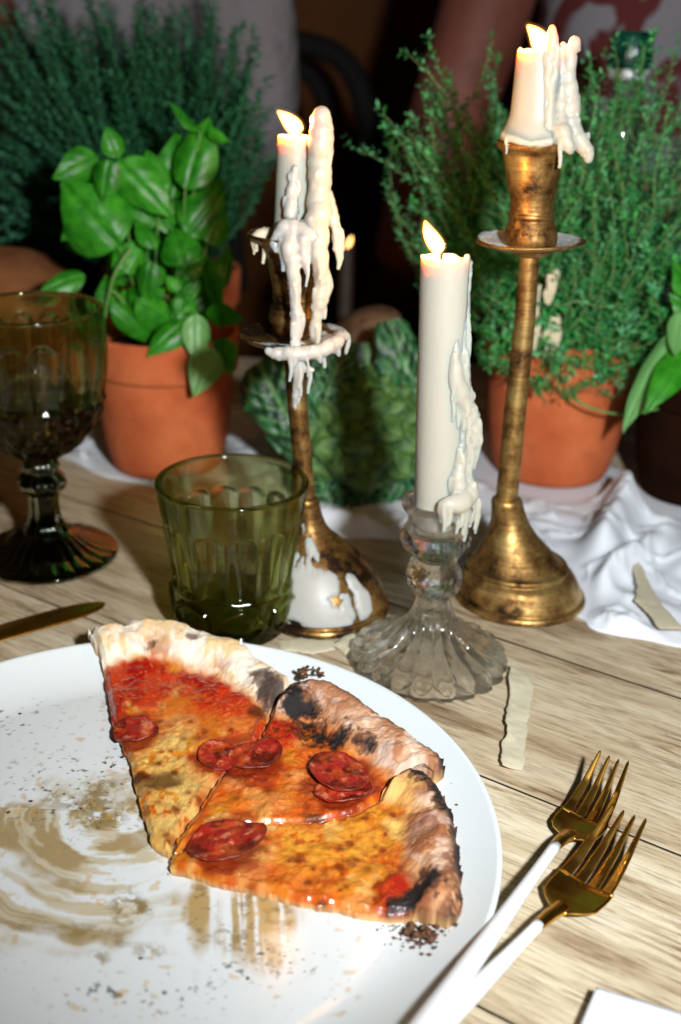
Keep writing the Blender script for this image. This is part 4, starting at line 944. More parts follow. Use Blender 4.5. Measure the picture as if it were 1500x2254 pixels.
# left candle
tl = thing('dripping_candle', 'dripping ivory candle whose wax hangs down the tarnished candlestick', 'candle', (L_c[0] + L_top[2], YL, L_top[1] - 2.2), 'lit candles')
candle_body('candle_body', tl, YL, [(585, 45, 646), (520, 45, 646), (480, 44, 648), (400, 43, 650), (330, 42, 652), (300, 41, 653)], .35, seed=7, notch=.05)
wick(tl, [(658, 308, YL), (660, 296, YL), (663, 288, YL)])
flame(tl, [(664, 292, YL), (650, 280, YL), (632, 262, YL), (610, 243, YL)], .55)
wax_sheet(tl, YL, [(520, 45, 646), (480, 44, 648), (400, 43, 650), (330, 42, 652), (300, 41, 653)], -.5, .35, .6, .98, .2, 24)
yf = YL - 1.2
wax_run('wax_drip', [[(709, 254, yf, .50), (705, 290, yf, .66), (704, 340, yf, .68), (703, 400, yf, .66), (702, 450, yf - .3, .66), (698, 500, yf - .8, .66), (702, 545, yf - 1.2, .56), (707, 600, yf - 1.2, .44), (706, 650, yf - 1.2, .44), (698, 690, yf - 1.2, .32), (690, 730, yf - 1.2, .22), (691, 746, yf - 1.2, .12)],
                     [(718, 430, yf, .42), (735, 490, yf - .3, .34), (747, 520, yf - .4, .26), (751, 560, yf - .4, .17), (750, 582, yf - .4, .10)], [(722, 300, yf, .26), (728, 335, yf, .15), (727, 352, yf, .12)], [(716, 600, yf - 1.1, .3), (722, 630, yf - 1.1, .28), (716, 662, yf - 1.1, .2)]], tl, 'wax', .2, .3, 8, riv=.12)
wax_run('wax_drip', [[(650, 372, yf, .22), (646, 420, yf, .34), (643, 470, yf - .2, .42)], [(608, 552, yf - 1.2, .18), (607, 532, yf - 1.0, .30), (622, 512, yf - .9, .44), (645, 503, yf - .8, .56), (668, 510, yf - 1.0, .50), (690, 520, yf - 1.2, .46)],
                     [(645, 505, yf - .8, .56), (641, 545, yf - 1.4, .50), (648, 590, yf - 1.5, .40), (648, 640, yf - 1.5, .36), (652, 690, yf - 1.5, .34), (650, 740, yf - 1.7, .30), (652, 790, yf - 1.8, .34), (655, 830, yf - 1.7, .28), (651, 870, yf - 1.6, .24), (650, 900, yf - 1.6, .10)],
                     [(668, 530, yf - 1.4, .36), (672, 570, yf - 1.5, .24), (676, 600, yf - 1.5, .12)], [(660, 800, yf - 1.8, .28), (676, 812, yf - 1.8, .24), (690, 815, yf - 1.8, .14)]], tl, 'wax_white', .22, .3, 9, riv=.10)
wax_run('wax_drip', [[(592, 772, YL - 3.0, .22), (612, 780, YL - 3.1, .34), (640, 778, YL - 3.2, .42), (680, 776, YL - 3.1, .40), (712, 768, YL - 2.8, .42), (738, 755, YL - 2.0, .40), (758, 738, YL - .6, .30)], [(740, 760, YL - 2.0, .3), (746, 782, YL - 2.0, .12)], [(700, 776, YL - 3, .3), (706, 798, YL - 3, .10)]], L_t, 'wax_white', .3, .3, 10, riv=.05)
wax_run('wax_blob', [[(565, 522, YL - .5, .28), (575, 515, YL - .4, .36), (590, 512, YL, .3)]], L_t, 'wax_flat', .2, .3, 11)
# right candle
tr_ = thing('stub_candle', 'short wax-crusted candle stub on the rightmost brass candlestick', 'candle', (R_c[0] + R_top[2], YR, R_top[1] - 2.2), 'lit candles')
candle_body('candle_body', tr_, YR, [(385, 44, 1175), (345, 46, 1174), (322, 50, 1174), (316, 66, 1174), (305, 73, 1175), (285, 66, 1177), (250, 57, 1181), (180, 53, 1185), (130, 51, 1188), (118, 50, 1189)], .35, seed=9, notch=.22)
wick(tr_, [(1186, 128, YR), (1188, 118, YR), (1194, 110, YR)])
flame(tr_, [(1196, 112, YR), (1193, 98, YR), (1180, 76, YR), (1160, 54, YR)], .62)
wax_sheet(tr_, YR, [(316, 66, 1174), (305, 73, 1175), (285, 66, 1177), (250, 57, 1181), (180, 53, 1185), (130, 51, 1188), (120, 50, 1189)], -.2, .4, .7, .98, .24, 34)
y2 = YR - 1.2
wax_run('wax_drip', [[(1216, 62, y2, .20), (1217, 90, y2, .30), (1213, 130, y2, .28), (1212, 200, y2, .26), (1208, 280, y2 - .2, .28)],
                     [(1266, 92, YR - .4, .34), (1256, 130, YR - .5, .38), (1253, 180, YR - .5, .46), (1254, 230, YR - .6, .56), (1258, 275, YR - .8, .60), (1272, 300, YR - 1.0, .50), (1290, 325, YR - 1.2, .42), (1296, 350, YR - 1.2, .24)],
                     [(1238, 112, YR - .5, .22), (1236, 180, YR - .6, .34), (1234, 250, YR - .9, .46), (1236, 300, YR - 1.4, .5)], [(1240, 96, YR - .3, .12), (1248, 108, YR - .3, .2)], [(1274, 110, YR - .4, .14), (1276, 98, YR - .4, .12)], [(1240, 290, YR - 1.6, .5), (1250, 315, YR - 1.8, .36), (1256, 335, YR - 1.8, .16)], [(1270, 225, YR - .5, .2), (1276, 245, YR - .5, .12)],
                     [(1110, 296, YR - .9, .20), (1130, 306, YR - 1.6, .22), (1170, 315, YR - 2.0, .20), (1210, 312, YR - 2.0, .26)]], tr_, 'wax', .2, .3, 12, riv=.06)
# hardened white wax caught in the thyme behind the stem
yt = 84.5
for k, (lab, runs) in enumerate([('hooked drip of white wax caught in thyme below the drip pan', [[(1205, 646, yt, .22), (1212, 620, yt, .26), (1216, 604, yt, .30), (1226, 602, yt, .26), (1228, 614, yt, .12)]]),
                ('forked lump of white wax caught in thyme beside the candlestick stem', [[(1199, 750, yt, .20), (1204, 728, yt, .28), (1216, 708, yt, .34), (1225, 700, yt, .3)], [(1222, 704, yt, .3), (1228, 730, yt, .30), (1226, 750, yt, .26), (1220, 757, yt, .22)], [(1206, 722, yt, .3), (1224, 724, yt, .2)]]),
                ('thin streak of white wax in thyme right against the candlestick stem', [[(1188, 630, yt, .16), (1184, 670, yt, .12), (1182, 700, yt, .2), (1177, 735, yt, .24), (1190, 738, yt, .1)]])]):
    v0 = ony(runs[0][0][0], runs[0][0][1], yt); tw = thing('wax_drip', lab, 'wax', v0, 'wax drips in the thyme')
    wax_run('wax_lump', runs, tw, 'wax_flat', .2, .3, 20 + k, .05)
# flat wax on the table and cloth
def wax_film(name, outline, z, th_, label, mat='wax_flat', curl=0.0):
    pw = np.array([onz(x, y, z)[:2] for x, y in outline]); c = pw.mean(0); nb, ns = 160, 24
    Pc = np.concatenate([pw, pw[:1]]); L = np.concatenate([[0], np.cumsum(np.linalg.norm(np.diff(Pc, axis=0), axis=1))]); q = np.linspace(0, L[-1], nb, endpoint=False)
    bx, by = np.interp(q, L, Pc[:, 0]), np.interp(q, L, Pc[:, 1]); bx = bx + .22 * (fbm(bx * 3, by * 3, 0, 3, 3) - .5); by = by + .22 * (fbm(bx * 3, by * 3, 4, 3, 4) - .5)
    s = np.linspace(.01, 1, ns); X = c[0] + s[:, None] * (bx - c[0]); Yv = c[1] + s[:, None] * (by - c[1])
    zt = z + th_ * np.sqrt(np.clip(1 - s[:, None] ** 6, 0, 1)) * (.8 + .5 * fbm(X * 1.2, Yv * 1.2, 0, 3, 8)) + curl * np.clip((X - c[0]) * -1, 0, None) ** 1.2
    zb = z + curl * np.clip((X - c[0]) * -1, 0, None) ** 1.2
    V = np.concatenate([np.stack([X, Yv, zt], -1).reshape(-1, 3), np.stack([X, Yv, zb], -1)[::-1].reshape(-1, 3)])
    F = gridf(2 * ns, nb, False, True); tri = V[F[100]]
    if np.cross(tri[1] - tri[0], tri[2] - tri[0])[2] < 0: F = F[:, ::-1].copy()
    o = mesh(name, V, F, M[mat], loc=(c[0], c[1], z)); tag(o, label, 'wax', 'spilled wax'); return o
def wax_ribbon(name, pts, z, label, th_=.10, curl=0.0, mat='wax_flat', seed=1):
    """pts: (px left x, px right x, px y) along the strip"""
    A = resample([onz(a, y, z) for a, b, y in pts], 90); B_ = resample([onz(b, y, z) for a, b, y in pts], 90); m = 22
    q = np.linspace(0, 1, 90); jl = .3 * (fbm(q * 16, 0 * q, 0, 3, seed) - .5); jr = .22 * (fbm(q * 13, 0 * q + 3, 0, 3, seed + 1) - .5)
    u = np.linspace(0, 1, m)[None, :, None]; P = A[:, None] * (1 - u) + B_[:, None] * u
    P[..., 0] += jl[:, None] * (1 - u[..., 0]) + jr[:, None] * u[..., 0]
    up_ = curl * (1 - u[..., 0]) ** 2 * (.5 + fbm(q * 5, 0 * q, 1, 2, seed + 2))[:, None]
    bump_ = th_ * (.6 + .8 * fbm(P[..., 0] * 1.5, P[..., 1] * 1.5, 0, 3, seed + 3)); edge = np.sqrt(np.clip(1 - np.abs(2 * u[..., 0] - 1) ** 4, .05, 1)); en = np.sqrt(np.clip(1 - np.abs(2 * q - 1) ** 20, .05, 1))[:, None]
    top = P.copy(); top[..., 2] = z + up_ + bump_ * edge * en; bot = P.copy(); bot[..., 2] = z + up_
    ring = np.concatenate([top, bot[:, ::-1]], 1); V = ring.reshape(-1, 3); c = V.mean(0); c[2] = z
    o = mesh(name, V, gridf(90, 2 * m, False, True), M[mat], loc=c); return tag(o, label, 'wax', 'spilled wax')
wax_ribbon('wax_strip', [(1124, 1150, 1474), (1120, 1172, 1500), (1122, 1168, 1540), (1112, 1164, 1580), (1116, 1160, 1612), (1104, 1158, 1650), (1102, 1150, 1696)], .03, 'flat strip of pale wax on the wood between plate and forks', .12, .34, seed=4)
wax_ribbon('wax_strip', [(1390, 1402, 1230), (1396, 1420, 1262), (1404, 1436, 1296), (1398, 1452, 1322), (1430, 1476, 1352), (1452, 1510, 1386)], .75, 'strip of hardened beige wax lying on the white runner', .08, .06, seed=9)
wax_film('wax_puddle', [(735, 1420), (770, 1385), (830, 1368), (880, 1372), (830, 1420), (800, 1445), (760, 1440)], .01, .22, 'pale wax puddle on the wood behind the crystal foot')
wax_film('wax_puddle', [(610, 1412), (660, 1405), (735, 1412), (740, 1430), (690, 1440), (620, 1432)], .01, .12, 'thin wax puddle in front of the tarnished candlestick foot')

# ------------------------------------------------------------------ cutlery
def fork(label, joint, tips, hend, wsh=1.36, zj=1.2, zt=1.75, ztail=1.2):
    J = onz(*joint, zj); T = (onz(*tips[0], zt) + onz(*tips[1], zt)) / 2; E = onz(*hend, ztail)
    t = thing('dinner_fork', label, 'fork', (J[0], J[1], 0), 'gold and white forks')
    d = (T - J)[:2]; L = np.linalg.norm(d); d /= L; side = np.array([d[1], -d[0]])
    zf = lambda s: np.interp(s / L, [0, .10, .24, .36, .48, .62, .8, 1], [zj, zj - .16, .62, .36, .26, .42, .92, zt])
    wf = lambda s: np.interp(s / L, [.18, .22, .27, .33, .42, .5, .7, 1], [.30, .46, .92, wsh * .95, wsh, wsh, wsh * .94, wsh * .80])
    def pt(s, u, dz=0):       # u in -1..1 across, slightly dished
        s = np.asarray(s, float); u = np.asarray(u, float); w_ = wf(s); z = zf(s) + .20 * u ** 2 * sm(.2, .4, s / L) + dz
        return np.stack([J[0] + d[0] * s + side[0] * u * w_, J[1] + d[1] * s + side[1] * u * w_, z], -1)
    def solid(nm, SS, UU, th_, cap):
        n, m = SS.shape; top = pt(SS, UU, th_); bot = pt(SS, UU, -th_)
        sh = 1 - .35 * np.abs(np.linspace(-1, 1, m)) ** 4; top[..., 2] -= th_ * (1 - sh)[None]; bot[..., 2] += th_ * (1 - sh)[None]
        ring = np.concatenate([top, bot[:, ::-1]], 1)      # around the section
        V = ring.reshape(-1, 3); F = gridf(n, 2 * m, False, True); V0 = np.repeat(ring[:1].mean(1), 2 * m, 0); V1 = np.repeat(ring[-1:].mean(1), 2 * m, 0)
        V = np.concatenate([V0, V, V1]); F = gridf(n + 2, 2 * m, False, True)
        return mesh(nm, V, F, M['gold'], t)
    sroot = .52 * L
    s = np.linspace(.20 * L, sroot, 26); u = np.linspace(-1, 1, 19); SS, UU = np.meshgrid(s, u, indexing='ij'); solid('head', SS, UU, .075, True)
    for k in range(4):
        c0 = -1 + (k + .5) * .5; s = np.linspace(sroot - .12, L, 34); v = np.linspace(-1, 1, 7); q = (s - s[0]) / (s[-1] - s[0])
        hw = .195 * (1 - .62 * q ** 1.5); hw[-1] *= .35; hw[:2] = .235, .21
        SS, VV = np.meshgrid(s, v, indexing='ij'); solid('tine', SS, c0 * (1 - .0 * q)[:, None] + VV * hw[:, None], .075, True)
    sn = np.linspace(-.15, .26 * L, 20); P = np.stack([J[0] + d[0] * sn, J[1] + d[1] * sn, zf(np.clip(sn, 0, None))], 1)
    v, f = tube(P, np.linspace(.27, .40, 20), 14, .62); mesh('neck', v, f, M['gold'], t)
    hd = (E - J); hd = hd / np.linalg.norm(hd); far = E + hd * 4.5
    P = resample([J + hd * .0, J + (E - J) * .5, E, far], 40); q = np.linspace(0, 1, 40)
    R = .26 + .24 * sm(0, .8, q); R[-3:] *= [.96, .8, .45]; v, f = tube(P, R, 20, .82); mesh('handle', v, f, M['handle'], t)
    return t
fork('gold fork with white handle resting on the plate rim, further from the viewer', (1224, 1860), [(1318, 1658), (1386, 1682)], (960, 2225), 1.22, 1.15, 1.9, 2.75)
fork('gold fork with white handle lying nearest the viewer, overlapping the other fork', (1187, 2034), [(1345, 1778), (1426, 1806)], (985, 2240), 1.36, 1.15, 1.8, 1.0)
def knife():
    A, T = onz(-220, 1450, .35), onz(232, 1327, .30); d = (T - A)[:2]; L = np.linalg.norm(d); d /= L; nrm = np.array([-d[1], d[0]])
    t = thing('table_knife', 'gold table knife lying on the wood left of the pizza', 'knife', (A[0], A[1], 0))
    s = np.linspace(.40 * L, L, 60); q = (s - s[0]) / (s[-1] - s[0])
    up_ = .95 * (1 - q ** 5) ** .6 * (.8 + .2 * q); dn = -.95 * np.sqrt(np.clip(1 - np.clip((q - .55) / .45, 0, 1) ** 2.2, 0, 1)); dn = np.maximum(dn, -.95); dn[-1] = up_[-1] = 0
    u = np.linspace(0, 1, 9); W = dn[:, None] + (up_ - dn)[:, None] * u; th_ = .10 * (1 - .8 * np.abs(2 * u - 1) ** 3)
    base = np.stack([A[0] + d[0] * s[:, None] + nrm[0] * W, A[1] + d[1] * s[:, None] + nrm[1] * W, np.full_like(W, .28) + .5 * W * .18], -1)
    top = base + np.array([0, 0, 1]) * th_[None, :, None]; bot = base - np.array([0, 0, 1]) * th_[None, :, None]
    ring = np.concatenate([top, bot[:, ::-1]], 1); v = ring.reshape(-1, 3); mesh('blade', v, gridf(60, 18, False, True), M['gold'], t)
    P = np.array([[A[0] + d[0] * k - 0, A[1] + d[1] * k, .6] for k in np.linspace(-7, .42 * L, 20)]); v, f = tube(P, np.linspace(.6, .42, 20), 14, .8); mesh('handle', v, f, M['handle'], t)
knife()

# ------------------------------------------------------------------ pots and plants
def pot(parent, c, k, mat, z0=.28):
    out = [(.01, 0), (4.1, 0), (4.45, .15), (4.75, .8), (5.15, 2.4), (5.45, 4.6), (5.62, 6.6), (5.72, 8.2), (5.75, 8.45), (6.02, 8.55), (6.12, 8.8), (6.2, 10.4), (6.24, 11.5), (6.18, 11.75), (6.0, 11.8), (5.8, 11.7), (5.65, 10.5), (5.5, 9.6)]
    v, f = lathe([(r * k, z * k + z0) for r, z in out], c, 96); o = mesh('pot', v, f, mat, parent)
    v, f = lathe([(.01, 10.2 * k + z0), (3, 10.35 * k + z0), (5.55 * k, 9.9 * k + z0), (5.5 * k, 9.5 * k + z0)], c, 48); v[:, 2] += .5 * (fbm(v[:, 0], v[:, 1], 0, 3, 4) - .5); mesh('soil', v, f, M['soil'], parent)
    return o
def leaf_geo(L, W, cupx, bend, n=13, m=9, ruffle=0.0, seed=0, blunt=False):
    s = np.linspace(0, 1, n); wprof = np.sin(PI * np.clip(s, 0, 1) ** .74) ** .82 * (1 - .30 * s ** 2)
    if blunt: wprof = np.sqrt(np.clip(1 - (np.clip(1.9 * s - .95, -1, 1)) ** 4, 0, 1)) * (.75 + .25 * s)
    u = np.linspace(-1, 1, m); SS, UU = np.meshgrid(s, u, indexing='ij'); Wd = wprof[:, None] * UU
    x = Wd * W / 2; y = SS * L; z = -cupx * W * (Wd ** 2) - bend * L * (SS - .35) ** 2 + .05 * W * np.abs(Wd) ** .6 + .016 * W * np.abs(np.sin(SS * 11 - np.abs(UU) * 3.2)) * np.minimum(1, np.abs(UU) * 3) - .03 * W * np.exp(-(UU / .08) ** 2)
    if ruffle: z = z + ruffle * W * np.abs(UU) ** 2 * (fbm(SS * 5 + seed, UU * 2, 0, 3, seed) - .5)
    return np.stack([x, y, z], -1).reshape(-1, 3), gridf(n, m)
def frame_leaf(v, P, tipang, yaw, pit):
    """put leaf (base at origin, tip +Y, face +Z) at P; tipang = direction of tip in the picture plane (deg, 0 right, 90 up), yaw/pit tilt the face away from the viewer"""
    a = math.radians(tipang); Yv = RT * math.cos(a) + UP * math.sin(a); Zv = -FW
    Xv = np.cross(Yv, Zv); Mx = np.stack([Xv, Yv, Zv], 1)
    cy_, sy = math.cos(math.radians(yaw)), math.sin(math.radians(yaw)); cp, sp = math.cos(math.radians(pit)), math.sin(math.radians(pit))
    Ry = np.array([[cy_, 0, sy], [0, 1, 0], [-sy, 0, cy_]]); Rx = np.array([[1, 0, 0], [0, cp, -sp], [0, sp, cp]])
    return P + v @ (Mx @ Ry @ Rx).T
def stem_tube(parent, pts, r=.13, mat='stem', name='stem'):
    P = resample(pts, 18); v, f = tube(P, np.linspace(r * 1.2, r * .7, 18), 7); mesh(name, v, f, M[mat], parent)
def basil(parent, c, specs, soilz):
    for i, (bx, by, tx, ty, W, dY, yaw, pit) in enumerate(specs):
        Pb = ony(bx, by, c[1] + dY); Pt = ony(tx, ty, c[1] + dY); k = ppc(Pb)
        L = math.hypot(tx - bx, ty - by) / k / max(.35, math.cos(math.radians(pit))); ang = math.degrees(math.atan2(-(ty - by), tx - bx))
        L *= 1.25; v, f = leaf_geo(L, 1.16 * W / k / max(.35, abs(math.cos(math.radians(yaw)))), .22 + .12 * random.random(), .18 + .26 * random.random(), 25, 15)
        v = frame_leaf(v, Pb, ang, yaw, pit)
        o = mesh('leaf', v, f, M['basil'], parent)
        ss = o.modifiers.new('sub', 'SUBSURF'); ss.levels = 1; ss.render_levels = 1
        root = np.array([c[0] + random.uniform(-2.2, 2.2), c[1] + random.uniform(-2, 2), soilz])
        mid = (root + Pb) / 2 + np.array([(Pb[0] - root[0]) * .15, 0, 1.0])
        if Pb[2] > soilz and i % 2 == 0: stem_tube(parent, [root, mid, Pb + np.array([0, .1, 0])], .09)
cB = np.array([-15.0, 90.8])
bp = thing('potted_basil', 'broad-leaved green basil in a terracotta pot behind the goblet', 'potted plant', (cB[0], cB[1], .28))
pot(bp, cB, 1.0, M['terracotta'])
basil(bp, cB, [
    # base x,y  tip x,y  width  dY  yaw pitch
    (262, 545, 168, 432, 150, -3.0, -8, 10), (258, 352, 345, 450, 92, -2.0, 12, -12), (408, 418, 452, 292, 92, -1.5, -6, 8), (240, 350, 222, 420, 66, -2.6, 5, -15),
    (262, 348, 238, 302, 46, -1.5, 20, 25), (218, 345, 140, 378, 60, -.5, -30, 20), (378, 440, 384, 318, 60, .8, 40, 10), (412, 520, 478, 430, 92, -1.0, 18, 5),
    (406, 585, 385, 512, 84, -3.4, 0, -5), (345, 545, 308, 488, 40, -2.8, 30, 0), (330, 575, 312, 650, 52, -3.6, 8, -20), (300, 662, 378, 715, 66, -4.2, 0, -35),
    (440, 565, 462, 672, 56, -1.2, 35, -10), (188, 604, 116, 642, 48, -3.4, 10, 20), (246, 670, 330, 728, 50, -4.4, -10, -30), (412, 705, 344, 768, 60, -5.6, 8, 10),
    (432, 690, 432, 778, 56, -6.0, 178, 10), (452, 686, 522, 700, 46, -5.0, 10, 30), (470, 765, 436, 850, 68, -6.4, 172, 8), (478, 745, 500, 812, 50, -5.6, 40, 0),
    (160, 392, 158, 442, 44, -.6, 160, 0), (340, 500, 300, 470, 46, -.5, 0, 20), (300, 430, 252, 480, 54, .2, 20, 0), (395, 640, 372, 615, 30, -3.4, 0, 10), (400, 650, 428, 622, 32, -3.2, 0, 10),
    (392, 655, 388, 690, 28, -3.8, 0, -10), (360, 650, 345, 640, 26, -3.4, 0, 0), (250, 690, 240, 620, 46, -2.6, 40, 0), (470, 470, 486, 405, 44, .5, 50, 0), (370, 480, 420, 450, 58, .6, -10, 0),
    (440, 290, 380, 268, 26, -1.0, 50, 30), (455, 296, 496, 300, 24, -1.2, 40, 30), (285, 560, 258, 600, 44, -1.5, -20, 0), (330, 430, 372, 500, 60, 1.0, -20, 0), (480, 640, 505, 560, 40, 1.0, 30, 0), (190, 560, 170, 500, 60, 1.0, 20, 0), (300, 620, 250, 560, 70, 1.5, 10, 0), (400, 620, 440, 540, 80, 1.8, -10, 10), (340, 640, 330, 560, 80, 2.4, 0, 10), (260, 480, 300, 400, 80, 2.5, 0, 10), (340, 560, 400, 500, 80, 2.5, 0, 0), (420, 700, 470, 640, 60, 0, 20, 0), (300, 720, 280, 650, 60, -2, 30, 0), (360, 620, 300, 590, 62, -2.6, 10, -10), (390, 600, 440, 570, 60, -2.4, -10, 0), (270, 600, 300, 540, 60, -2.2, 20, 0), (420, 660, 400, 590, 56, -2.8, 0, 0), (340, 700, 290, 640, 60, -3.4, 0, -10), (380, 700, 420, 650, 56, -3.6, 0, -10), (200, 480, 150, 520, 60, -1, 10, 10), (350, 420, 330, 350, 60, -.5, 0, 10), (460, 540, 490, 480, 56, -1, 20, 0)], 10.8)
stem_tube(bp, [ony(300, 700, cB[1] - 2), ony(245, 640, cB[1] - 3), ony(232, 700, cB[1] - 3.4)], .14)
stem_tube(bp, [ony(290, 545, cB[1] - 3), ony(255, 600, cB[1] - 3.6), ony(232, 680, cB[1] - 3.6)], .15)

def herb(parent, c, soilz, rad, groups, leafL, mat, spacing, seed, wild=.7, wleaf=.34, twig='twig'):
    rg = np.random.default_rng(seed); LV, SV = [], []
    for (n, xr, yr, Yr, lean) in groups:
        for _ in range(n):
            T = ony(rg.uniform(*xr), rg.uniform(*yr), c[1] + rg.uniform(*Yr))
            a, r = rg.uniform(0, 2 * PI), rad * math.sqrt(rg.random()) * .85
            R0 = np.array([c[0] + r * math.cos(a), c[1] + r * math.sin(a), soilz])
            R0[:2] = R0[:2] * .6 + .4 * (np.clip(T[:2], c - rad, c + rad))
            mid = R0 * (1 - lean) + T * lean; mid[2] = max(mid[2], R0[2] + (T[2] - R0[2]) * .35 + 1.0) + rg.uniform(0, 1.5)
            mid += rg.normal(0, wild, 3)
            L = np.linalg.norm(T - R0); n_ = max(8, int(L / spacing)); P = resample([R0, mid, T], n_)
            P += .26 * wild * np.cumsum(rg.normal(0, .35, P.shape), 0) * np.linspace(0, 1, n_)[:, None]
            Q = P[:: max(1, n_ // 10)]; SV.append(tube(Q, np.linspace(.09, .035, len(Q)), 4))
            Tn = np.gradient(P, axis=0); Tn /= np.linalg.norm(Tn, axis=1)[:, None] + 1e-9
            i0 = int(n_ * .22)
            for i in range(i0, n_):
                t = Tn[i]; a0 = rg.uniform(0, PI); x = np.cross(t, (0.3, .2, 1)); x /= np.linalg.norm(x) + 1e-9; y = np.cross(t, x)
                for k in range(3 if i % 2 else 2):
                    an = a0 + k * 2.2; d = (x * math.cos(an) + y * math.sin(an)) * .85 + t * rg.uniform(.25, .9); d /= np.linalg.norm(d)
                    l = leafL * rg.uniform(.6, 1.2) * (1 - .35 * i / n_); s = np.cross(d, t); s /= np.linalg.norm(s) + 1e-9; nn = np.cross(s, d); w_ = l * wleaf
                    b = P[i] + d * .03
                    LV.append(np.array([b, b + d * l * .5 + s * w_ * .5 + nn * l * .06, b + d * l, b + d * l * .5 - s * w_ * .5 + nn * l * .06]))
    v = np.concatenate(LV); nl = len(LV); q = np.arange(nl)[:, None] * 4
    F = np.concatenate([q + [0, 1, 2], q + [0, 2, 3]], 0)
    o = mesh('foliage', v, F, M[mat], parent, smooth=False); o['kind'] = 'stuff'
    v, f = cat(SV); o = mesh('sprigs', v, f, M[twig], parent); o['kind'] = 'stuff'
cT = np.array([18.0, 92.0])
tp = thing('potted_thyme', 'bushy thyme in a terracotta pot behind the right brass candlestick', 'potted plant', (cT[0], cT[1], .28))
pot(tp, cT, 1.05, M['terracotta'])
herb(tp, cT, 11, 5.2, [(48, (825, 1075), (230, 560), (-6, 4), .5), (9, (830, 1010), (110, 220), (-3, 3), .5), (26, (1050, 1320), (110, 400), (4, 10), .5), (140, (1235, 1540), (200, 620), (-7, 5), .5), (26, (1330, 1540), (60, 300), (-2, 6), .5),
     (80, (1070, 1330), (420, 720), (-8, -1), .45), (85, (1250, 1480), (520, 800), (-9, -2), .45), (34, (1060, 1280), (700, 830), (-9, -5), .6), (22, (1180, 1400), (780, 880), (-9, -6), .7), (14, (1045, 1110), (560, 800), (-7, -4), .6)], .92, 'thyme', .33, 3, wild=1.7, wleaf=.44)
sp_ = resample([ony(1225, 850, 84.5), ony(1290, 893, 83.0), ony(1370, 912, 83.0), ony(1450, 900, 83.5)], 30); v, f = tube(sp_, .10, 6); mesh('drooping_sprig', v, f, M['stem'], tp)
cD = np.array([-17.5, 112.0])
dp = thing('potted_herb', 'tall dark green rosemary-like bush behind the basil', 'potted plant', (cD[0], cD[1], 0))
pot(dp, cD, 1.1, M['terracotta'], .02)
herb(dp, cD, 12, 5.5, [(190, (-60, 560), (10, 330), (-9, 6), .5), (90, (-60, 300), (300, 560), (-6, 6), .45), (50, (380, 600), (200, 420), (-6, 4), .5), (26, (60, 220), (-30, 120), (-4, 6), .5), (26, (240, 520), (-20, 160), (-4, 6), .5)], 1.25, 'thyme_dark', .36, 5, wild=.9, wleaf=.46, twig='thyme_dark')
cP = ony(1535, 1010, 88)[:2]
pp = thing('potted_basil', 'terracotta pot, its colour darkened to stand for shade, with hanging basil leaves at the right edge', 'potted plant', (cP[0], cP[1], .28))
pot(pp, cP, .95, M['terracotta_shaded'])
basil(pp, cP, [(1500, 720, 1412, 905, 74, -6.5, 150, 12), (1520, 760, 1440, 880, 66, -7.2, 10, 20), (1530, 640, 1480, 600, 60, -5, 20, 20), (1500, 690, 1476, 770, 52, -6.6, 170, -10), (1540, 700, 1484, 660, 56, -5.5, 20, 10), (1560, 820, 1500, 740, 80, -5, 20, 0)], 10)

# romanesco with its leaves
cR = np.array([1.2, 87.5])
rom = thing('romanesco', 'knobbly green romanesco head with big leaves between the two candlesticks', 'vegetable', (cR[0], cR[1], .2))
def floret_mesh():
    V = []
    n, m = 12, 22
    for i in range(n):
        t = i / (n - 1); r = (1 - t) ** .7 * (1 + .0 * t)
        for j in range(m):
            th = 2 * PI * j / m + t * 3; rr = r * (1 + .16 * math.cos(th * 5 - t * 9)); V.append((rr * math.cos(th), rr * math.sin(th), t * 1.15 - .1))
    me = bpy.data.meshes.new('floret'); me.from_pydata([tuple(np.array(v) * S) for v in V], [], [tuple(int(k) for k in f) for f in gridf(n, m, False, True)]); me.update()
    me.polygons.foreach_set('use_smooth', np.ones(len(me.polygons), bool)); return me
fm_ = floret_mesh()
v, f = lathe(dense([(.01, .2), (2.4, .3), (3.9, 2.0), (4.3, 4), (3.8, 6.4), (2.4, 8.4), (.01, 9.4)], 30), cR, 40); mesh('heart', v, f, M['romanesco'], rom)
for i in range(58):
    t = (i + .5) / 58; zc = 1 - 1.35 * t; ph = i * 2.39996
    if zc < -.62: continue
    rr = math.sqrt(max(0, 1 - zc * zc)); dirv = np.array([rr * math.cos(ph), rr * math.sin(ph), zc])
    P = np.array([cR[0], cR[1], 4.6]) + dirv * np.array([4.4, 4.4, 5.0]); sz = (1.0 + 1.25 * t) * random.uniform(.8, 1.15)
    o = link('floret', fm_, None, rom)
    if not fm_.materials: fm_.materials.append(M['romanesco'])
    o.location = Vector((P - org(rom)) * S); o.rotation_euler = Vector(dirv).to_track_quat('Z', 'Y').to_euler(); o.scale = (sz,) * 3
